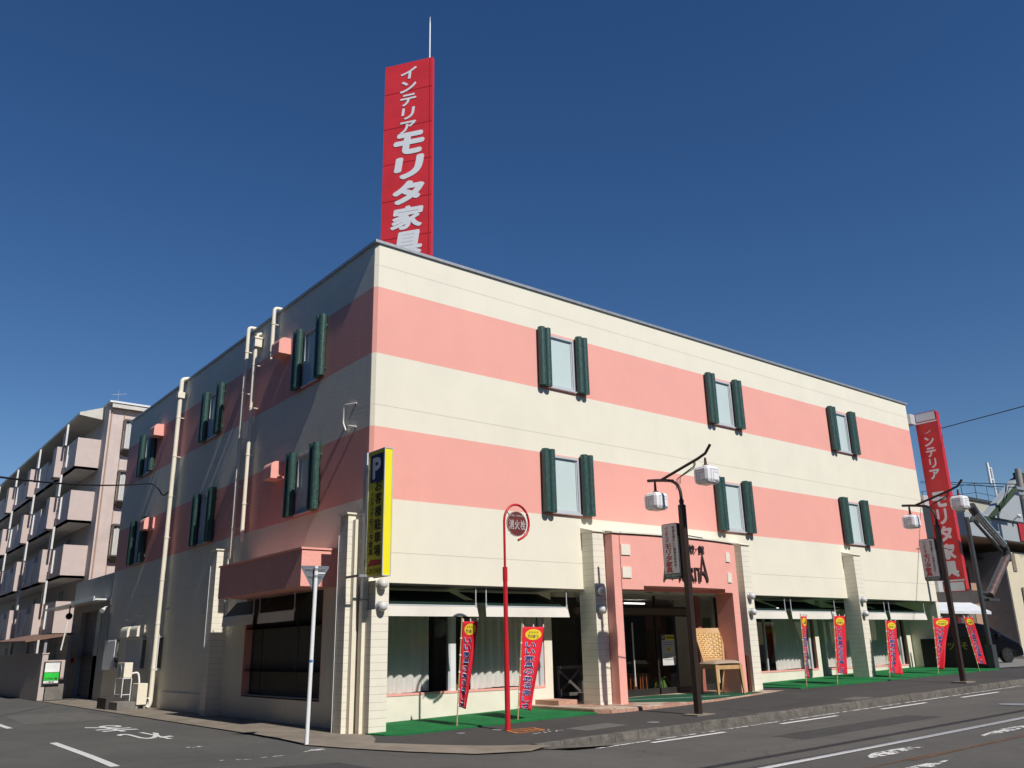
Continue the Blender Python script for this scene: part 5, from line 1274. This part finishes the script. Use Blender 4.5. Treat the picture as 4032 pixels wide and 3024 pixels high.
s_ = MB(); s_.add([(42.4, 7.4, 6.3), (48.5, 7.4, 6.3), (48.5, 14, 6.3), (42.4, 14, 6.3), (44, 9.5, 7.4), (48.5, 9.5, 7.4)], [(0,1,5,4), (0,4,3), (1,2,5), (2,3,4,5), (3,2,1,0)]); s_.build('roof', 'dark_trim', hb)
s_ = MB(); s_.box(42.96, 8.8, 4.2, 42.99, 10.4, 5.4); s_.box(45, 7.96, 4.6, 46.4, 7.99, 5.8); s_.build('window', 'dark_trim', hb)
gb = empty('gabled_shop', (52, 10, 0), 'gabled grey and beige shop building with green roof edge and a red sign', 'building')
s_ = MB(); s_.box(47.65, 6.2, 0, 60, 22, 6.7); s_.build('wall', 'beige', gb)
s_ = MB(); s_.box(47.6, 6.25, 0, 47.64, 22, 6.7); s_.build('wall', 'shaded_wall', gb)  # grey sheet over the beige side face: its shade put into the colour
s_ = MB(); s_.prism([(41.8, 7.25), (59.5, 7.25), (59.5, 8.75), (51.2, 11.6), (50.6, 11.6), (45.0, 8.7), (41.8, 8.55)], (0, 5.6, 0), (1,0,0), (0,0,1), (0, .4, 0)); s_.build('gable', 'gable_gray', gb)
s_ = MB(); s_.box(41.8, 6.0, 7.25, 59.5, 16, 7.35); s_.build('eave_soffit', 'brown_wall', gb)
s_ = MB(); s_.prism([(44.8, 8.5), (45.2, 8.42), (51, 11.15), (51, 11.4), (50.7, 11.4)], (0, 5.45, 0), (1,0,0), (0,0,1), (0, .18, 0)); s_.prism([(42.6, 8.2), (44.8, 8.0), (45.0, 8.5), (42.8, 8.5)], (0, 5.5, 0), (1,0,0), (0,0,1), (0, .1, 0)); s_.box(50, 5.3, 11.2, 52.2, 5.7, 11.75); s_.build('roof_trim', 'roof_green', gb)
s_ = MB(); s_.box(45.3, 5.52, 8.42, 59.5, 5.6, 8.52); s_.build('ledge', 'dark_trim', gb)
s_ = MB(); s_.box(48.8, 5.5, 7.3, 55, 5.56, 8.4); sg = s_.build('sign_panel', 'red_deep', gb)
s_ = MB(); fm = plane_map((48.8, 5.49, 7.3), (1,0,0), (0,0,1), (0,-1,0)); htext(s_, '寿し', .9, .75, .5, .42, fm, .04)
n = 26
for rr in (.55, .42):
    for i in range(n):
        a0, a1 = 2*math.pi*i/n, 2*math.pi*(i+1)/n; s_.quad(*[fm(1.35+(rr-d)*math.cos(a), .28+(rr-d)*.8*math.sin(a), .01) for d, a in ((0, a0), (0, a1), (.04, a1), (.04, a0))])
s_.build('lettering', M('dull_white', (.4, .34, .34), .6), sg)
s_ = MB(); s_.box(48.5, 6.15, 5.5, 49.0, 6.19, 6.6); s_.box(49.1, 6.1, .5, 60, 6.15, 4.55); s_.build('window', M('taupe', (.22, .18, .13), .7), gb)
s_ = MB()
for x in (48.2, 50.2, 52.2): s_.tube([(x, 5.5, 8.55), (x, 5.2, 8.75)], .04, 6); s_.sphere((x, 5.15, 8.75), .13, 8)
s_.build('spot_lamp', 'white_plastic', gb)
fb = empty('flat_roof_building', (95, 28, 0), 'distant beige flat roofed building with a roof railing and antenna mast', 'building')
s_ = MB(); s_.box(87, 25, 0, 118, 40, 16.2); s_.build('wall', 'flat_beige', fb)
s_ = MB(); s_.box(86.8, 24.8, 16.2, 118, 40, 16.5); s_.build('roof', 'dark_trim', fb)
s_ = MB()
for z in (17.3, 18.3): s_.tube([(91, 25.2, z), (118, 25.2, z)], .028, 6); s_.tube([(91, 25.2, z), (91, 40, z)], .028, 6)
for i in range(10): s_.tube([(91+3*i, 25.2, 16.4), (91+3*i, 25.2, 18.3)], .028, 6); s_.tube([(91, 25.2+1.5*i, 16.4), (91, 25.2+1.5*i, 18.3)], .04, 6)
s_.build('roof_rail', 'dark_trim', fb)
s_ = MB(); s_.tube([(98.4, 26, 16.4), (98.2, 26, 21)], .12, 8); s_.box(97.2, 25.9, 19, 97.6, 26.1, 21.6); s_.tube([(98.3, 26, 19.6), (97.4, 26, 19.6)], .1, 6); s_.tube([(98.3, 26, 21), (97.4, 26, 21)], .1, 6); s_.build('antenna', 'white_metal', fb)

up = empty('utility_pole', (46.0, 4, 0), 'grey concrete utility pole at the right edge beside the gabled building', 'utility pole')
s_ = MB(); s_.tube([(45.9, 4, 0), (46.3, 4, 11.3)], [.24, .17], 14); s_.build('pole', M('pole_conc', (.30, .28, .26), .8), up, smooth=True)
s_ = MB(); s_.box(45.1, 3.8, 9.95, 47.4, 3.9, 10.1); s_.box(45.0, 3.7, 9.6, 46.0, 4.0, 9.75); s_.box(45.7, 3.6, 8.8, 46.0, 3.8, 9.4); s_.build('crossarm', 'galv', up)
s_ = MB(); s_.lathe([(.2, 0), (.22, .5), (.18, .6)], (45.9, 3.6, 7.6), 12); s_.build('transformer', 'dark_trim', up)

# cars
def wheel(c, r, par, w_=.2, ax=(0,1,0)):
    s_ = MB(); s_.lathe([(r*.6, -w_/2), (r*.95, -w_/2), (r, -w_/2+.03), (r, w_/2-.03), (r*.95, w_/2), (r*.6, w_/2)], c, 24, ax); t_ = s_.build('wheel', 'tyre', par, local=True, smooth=True)
    q = MB(); cc = Vector(c)
    q.lathe([(r*.62, -w_/2+.01), (r*.62, -w_/2-.005), (r*.56, -w_/2+.02), (r*.5, -w_/2+.05)], c, 24, ax)
    for i in range(5):
        a = 2*math.pi*i/5; q.obox(cc+Vector((0, -w_/2-.005, 0))+Vector((math.cos(a+1.2), 0, math.sin(a+1.2)))*.03, Vector((math.cos(a), 0, math.sin(a)))*r*.58, Vector((0, .03, 0)), Vector((-math.sin(a), 0, math.cos(a)))*.05)
    q.build('rim', 'rim', t_, local=True); return t_
def car(name, loc, rz, label, L_, Hh, W_, prof, glass_prof, paint):
    r = empty(name, loc, label, 'car', rz=rz)
    def cross(u):  # x positions not needed
        return 1
    b = MB(); n = len(prof); ys = [(-W_/2+.10, .86), (-W_/2, .5), (-W_/2, .5)]
    # layered sides: body slightly tumblehome
    def yy(z): return W_/2-(.0 if z < Hh*.55 else (z-Hh*.55)/(Hh*.45)*.16)-(.04 if z < .3 else 0)
    A = [(x, -yy(z), z) for x, z in prof]; B = [(x, yy(z), z) for x, z in prof]
    b.add(A+B, [tuple(range(n)), tuple(reversed(range(n, 2*n)))]+[((i+1)%n, i, n+i, n+(i+1)%n) for i in range(n)]); b.build('body', paint, r, local=True, bevel=.04, smooth=True)
    g = MB()
    for sg in (-1, 1):
        for poly in glass_prof: g.add([(x, sg*(yy(z)+.008), z) for x, z in (poly if sg < 0 else poly[::-1])], [tuple(range(len(poly)))])
    g.build('side_window', 'black_gloss', r, local=True)
    return r
prof = [(-2.4, .35), (-2.42, .9), (-2.35, 1.3), (-2.15, 1.68), (-1.9, 1.74), (.2, 1.72), (.75, 1.62), (1.35, 1.25), (1.75, 1.02), (2.2, .85), (2.36, .62), (2.38, .3), (1.95, .22), (1.82, .5), (1.45, .62), (1.1, .5), (.98, .22), (-1.1, .22), (-1.2, .5), (-1.5, .62), (-1.85, .5), (-1.98, .25)]
gp = [[(-2.1, 1.12), (-1.1, 1.12), (-1.1, 1.6), (-1.95, 1.58)], [(-1.05, 1.12), (-.1, 1.12), (-.1, 1.6), (-1.05, 1.6)], [(-.05, 1.12), (1.15, 1.14), (.6, 1.56), (-.05, 1.6)]]
vh = R(-22); VL = Vector((32.78, 1.0, .52)); hd = Vector((math.cos(vh), math.sin(vh), 0)); vc = VL-hd*1.45+Vector((-hd.y, hd.x, 0))*.75
van = car('parked_minivan', vc, vh, 'black minivan parked nose out in the car park beyond the shop', 4.8, 1.74, 1.7, prof, gp, 'car_black')
for (x, y) in ((1.45, -.76), (-1.5, -.76)): wheel((x, y, .31), .32, van)
for (x, y) in ((1.45, .76), (-1.5, .76)): wheel((x, y, .31), .32, van)
s_ = MB(); s_.add([(.68, -.66, 1.64), (.68, .66, 1.64), (1.4, .76, 1.24), (1.4, -.76, 1.24)], [(0,3,2,1)]); s_.build('windscreen', M('windscreen', (.02, .035, .06), .06), van, local=True)
for sg in (-1, 1):
    s_ = MB(); s_.add([(2.0, sg*.80, .86), (2.32, sg*.5, .82), (2.38, sg*.5, .66), (2.15, sg*.83, .66)], [(0,1,2,3) if sg < 0 else (3,2,1,0)]); s_.build('headlight', 'mirror_tube', van, local=True)
s_ = MB(); s_.box(.95, -.98, 1.12, 1.1, -.84, 1.26); s_.box(.95, .84, 1.12, 1.1, .98, 1.26); s_.build('wing_mirror', 'car_black', van, local=True, bevel=.03)
s_ = MB(); s_.box(.1, -.872, .98, .28, -.855, 1.01); s_.box(-.95, -.872, .98, -.77, -.855, 1.01); s_.build('door_handle', 'alu', van, local=True)
prof2 = [(-2.0, .3), (-2.05, .9), (-1.9, 1.25), (-1.5, 1.5), (-.6, 1.56), (.3, 1.5), (1.1, 1.08), (1.8, .92), (2.05, .7), (2.08, .3), (1.65, .25), (1.5, .5), (1.2, .58), (.9, .5), (.75, .22), (-.9, .22), (-1.0, .5), (-1.3, .58), (-1.6, .5), (-1.7, .25)]
gp2 = [[(-1.7, 1.0), (-.6, 1.0), (-.6, 1.46), (-1.4, 1.42)], [(-.52, 1.0), (.85, 1.02), (.25, 1.42), (-.52, 1.46)]]
wc = vc+hd*1.3+Vector((-hd.y, hd.x, 0))*2.4
wcar = car('parked_hatchback', wc, vh, 'white hatchback parked behind the black minivan at the right edge', 4.1, 1.56, 1.65, prof2, gp2, 'car_white')
for (x, y) in ((1.2, -.74), (-1.3, -.74), (1.2, .74), (-1.3, .74)): wheel((x, y, .29), .3, wcar)
s_ = MB(); s_.add([(.38, -.6, 1.48), (.38, .6, 1.48), (1.05, .7, 1.12), (1.05, -.7, 1.12)], [(0,3,2,1)]); s_.build('windscreen', 'windscreen', wcar, local=True)
for sg in (-1, 1):
    s_ = MB(); s_.add([(1.7, sg*.78, .9), (2.0, sg*.5, .82), (2.06, sg*.5, .68), (1.8, sg*.81, .7)], [(0,1,2,3) if sg < 0 else (3,2,1,0)]); s_.build('headlight', 'mirror_tube', wcar, local=True)

# dark sign board, railing and gate
sb = empty('boundary_board', (24.8, -.8, .5), 'black low sign board with yellow lettering between turf and car park', 'sign board')
s_ = MB(); s_.box(24.8, -1.8, .35, 24.9, .75, 1.6); s_.build('panel', 'black', sb)
fm = plane_map((24.798, .75, .5), (0,-1,0), (0,0,1), (-1,0,0)); s_ = MB()
put_glyph(s_, 'ツ', 1.15, .82, .26, .26, fm, .03, offs=(.004,)); put_glyph(s_, 'そ', 1.66, .82, .22, .26, fm, .03, offs=(.004,)); s_.build('lettering', M('dull_yellow', (.35, .28, .04), .6), sb)
s_ = MB(); put_glyph(s_, 'の', .85, .74, .24, .14, fm, .0, offs=(.004,)); s_.build('lettering', M('dull_blue', (.03, .07, .16), .6), sb)
rl = empty('handrail', (25.4, 1.5, .5), 'thin dark iron handrail beside the right end of the shop', 'railing')
s_ = MB(); s_.tube([(25.45, 1.3, .5), (25.45, 1.3, 1.95), (26.8, 1.3, 1.95), (26.8, 1.3, .5)], .025, 8); s_.tube([(25.3, 1.6, 1.95), (26.8, 1.3, 1.95)], .02, 8); s_.build('rail', 'dark_trim', rl)
pc = MB(); pc.box(27.2, 3.2, .5, 28.8, 3.6, .9)
gt = empty('street_gate', (24.55, -1.9, .5), 'tall dark gate pole carrying a bent silver tube ornament over the pavement', 'gate ornament')
s_ = MB(); s_.tube([(24.62, -1.9, .5), (24.55, -1.9, 5.98)], .085, 14); s_.box(24.44, -2.02, .4, 24.78, -1.78, 1.35); s_.build('post', 'dark_trim', gt)
s_ = MB(); s_.tube(bend([(24.55, -1.9, 5.9), (24.95, -1.9, 5.85), (25.25, -1.9, 6.15)], .1), .06, 8); s_.tube([(24.6, -1.9, 3.2), (25.15, -1.9, 3.18)], .06, 8); s_.tube([(24.6, -1.9, 3.0), (25.6, -1.9, 2.98)], .05, 8)
s_.tube([(25.0, -1.95, 6.45), (25.25, -1.95, 6.22)], .16, 12); s_.tube([(27.2, -1.9, 5.1), (27.5, -1.9, 4.95), (27.55, -1.9, 4.7), (27.45, -1.9, 4.5)], .15, 12); s_.tube([(25.1, -1.85, 6.0), (27.2, -1.85, 4.85)], .06, 8); s_.tube([(27.2, -1.85, 4.6), (25.15, -1.85, 3.15)], .05, 8)
s_.box(25.0, -2.0, 2.9, 25.9, -1.7, 3.0); s_.build('frame', 'dark_trim', gt)
s_ = MB(); s_.tube([(25.25, -1.95, 6.25), (26.3, -1.95, 5.65), (27.25, -1.95, 5.1)], .15, 16); s_.build('silver_tube', 'mirror_tube', gt, smooth=True)
s_ = MB(); s_.tube([(27.4, -1.9, 4.55), (25.35, -1.9, 3.1)], .14, 14); s_.build('lower_tube', M('tube_shaded', (.16, .11, .10), .4, .4, var=.4, scale=6), gt, smooth=True)  # lower run of the silver tube, its shade painted as dark brown

# ================================================================== OVERHEAD WIRES
def wire(P_, r, label, sag=.3, name='overhead_wire', group='overhead wires'):
    pts = []; 
    for a, b in zip(P_[:-1], P_[1:]):
        a, b = Vector(a), Vector(b)
        for i in range(13):
            t = i/12; p = a.lerp(b, t); p.z -= sag*4*t*(1-t); pts.append(p)
    s_ = MB(); s_.tube(pts, r, 6); return tag(s_.build(name, 'wire'), label, 'cable', group)
wire([(46.2, 4, 10.35), (88.5, 30, 19.06)], .03, 'upper of two overhead wires passing left of the concrete utility pole', .0)
wire([(46.2, 4, 10.15), (88.45, 30, 18.9)], .03, 'lower of two overhead wires passing left of the concrete utility pole', .0)
cb = MB(); pts = [Vector((-6.5, 4.25, 5.27)).lerp(Vector((-.5, 15.2, 7.50)), i/14) for i in range(15)]
for i, q in enumerate(pts): q.z -= .12*4*(i/14)*(1-i/14)
ext = Vector((-6.5, 4.25, 5.27))+(Vector((-6.5, 4.25, 5.27))-Vector((-.5, 15.2, 7.5)))*1.2
pts = [ext]+pts+[Vector((-.35, 15.1, 7.45)), Vector((-.2, 14.9, 7.25)), Vector((-.15, 14.7, 7.05)), Vector((-.1, 14.5, 7.0)), Vector((-.02, 14.25, 7.15))]
cb.tube(pts, .022, 8); tag(cb.build('service_cable', 'wire', smooth=True), 'thick black service cable running to the side wall of the shop', 'cable')
wire([(26.0, -.95, 9.88), (22.6, -8, 9.4), (15.1, -23.48, 8.3)], .018, 'thin wire rising to the right from the edge of the far red vertical sign', .0)
wire([(-40, -17.4, 10.4), (70, -19.6, 11.8)], .05, 'overhead cable over the far side of the main road', .5)
wire([(-40, -16.9, 9.9), (70, -20.4, 11.2)], .035, 'thinner overhead cable over the far side of the main road', .5)

# ================================================================== ACROSS THE SIDE STREET (unseen, added to block sky light from the side wall)
for i, (y0, y1, h, cc) in enumerate(((-9.5, 9.7, 13, (.12, .118, .115)), (10.5, 29, 13, (.14, .135, .13)), (30, 48, 10, (.12, .12, .125)))):
    ob = empty('sky_blocker_house', (-15, (y0+y1)/2, 0), ['dark grey', 'tall grey', 'low slate'][i]+' unseen building added across the side street to shade the shop wall', 'building')
    s_ = MB(); s_.box(-22, y0, -.3, -9.9, y1, h); s_.build('wall', M('side%d' % i, cc, .8), ob)
    s_ = MB(); s_.box(-22.2, y0-.2, h, -9.7, y1+.2, h+.2); s_.build('roof', 'dark_trim', ob)
    for k in range(4):
        yy = y0+1+k*(y1-y0-2)/4
        s_ = MB(); s_.box(-9.9, yy, .6, -9.86, yy+2, 2.4); s_.box(-9.9, yy, 4, -9.86, yy+1.8, 5.3); s_.build('window', 'dark_trim', ob)

# ================================================================== OTHER SIDE OF THE ROAD (added for glass reflections, raised to block sky light)
random.seed(5)
for i, (x0, x1, h, cc) in enumerate(((-42, -16, 11.5, (.16, .15, .14)), (-15, 3, 12.3, (.13, .125, .12)), (4, 22, 11.6, (.17, .16, .15)), (23, 46, 12, (.12, .13, .14)))):
    ob = empty('sky_blocker_house', ((x0+x1)/2, -29, -.4), ['grey', 'dark', 'beige', 'slate'][i]+' building added across the road for glass reflections and sky blocking', 'building')
    s_ = MB(); s_.box(x0, -35, -.6, x1, -23.5, h); s_.build('wall', M('opp%d' % i, cc, .8), ob)
    s_ = MB(); s_.box(x0-.2, -35.2, h, x1+.2, -23.2, h+.2); s_.build('roof', 'dark_trim', ob)
    for k in range(3):
        xx = x0+1+k*(x1-x0-2)/3
        s_ = MB(); s_.box(xx, -23.5, .4, xx+2.2, -23.46, 2.6); s_.box(xx, -23.5, 4, xx+1.8, -23.46, 5.3); s_.build('window', 'dark_trim', ob)
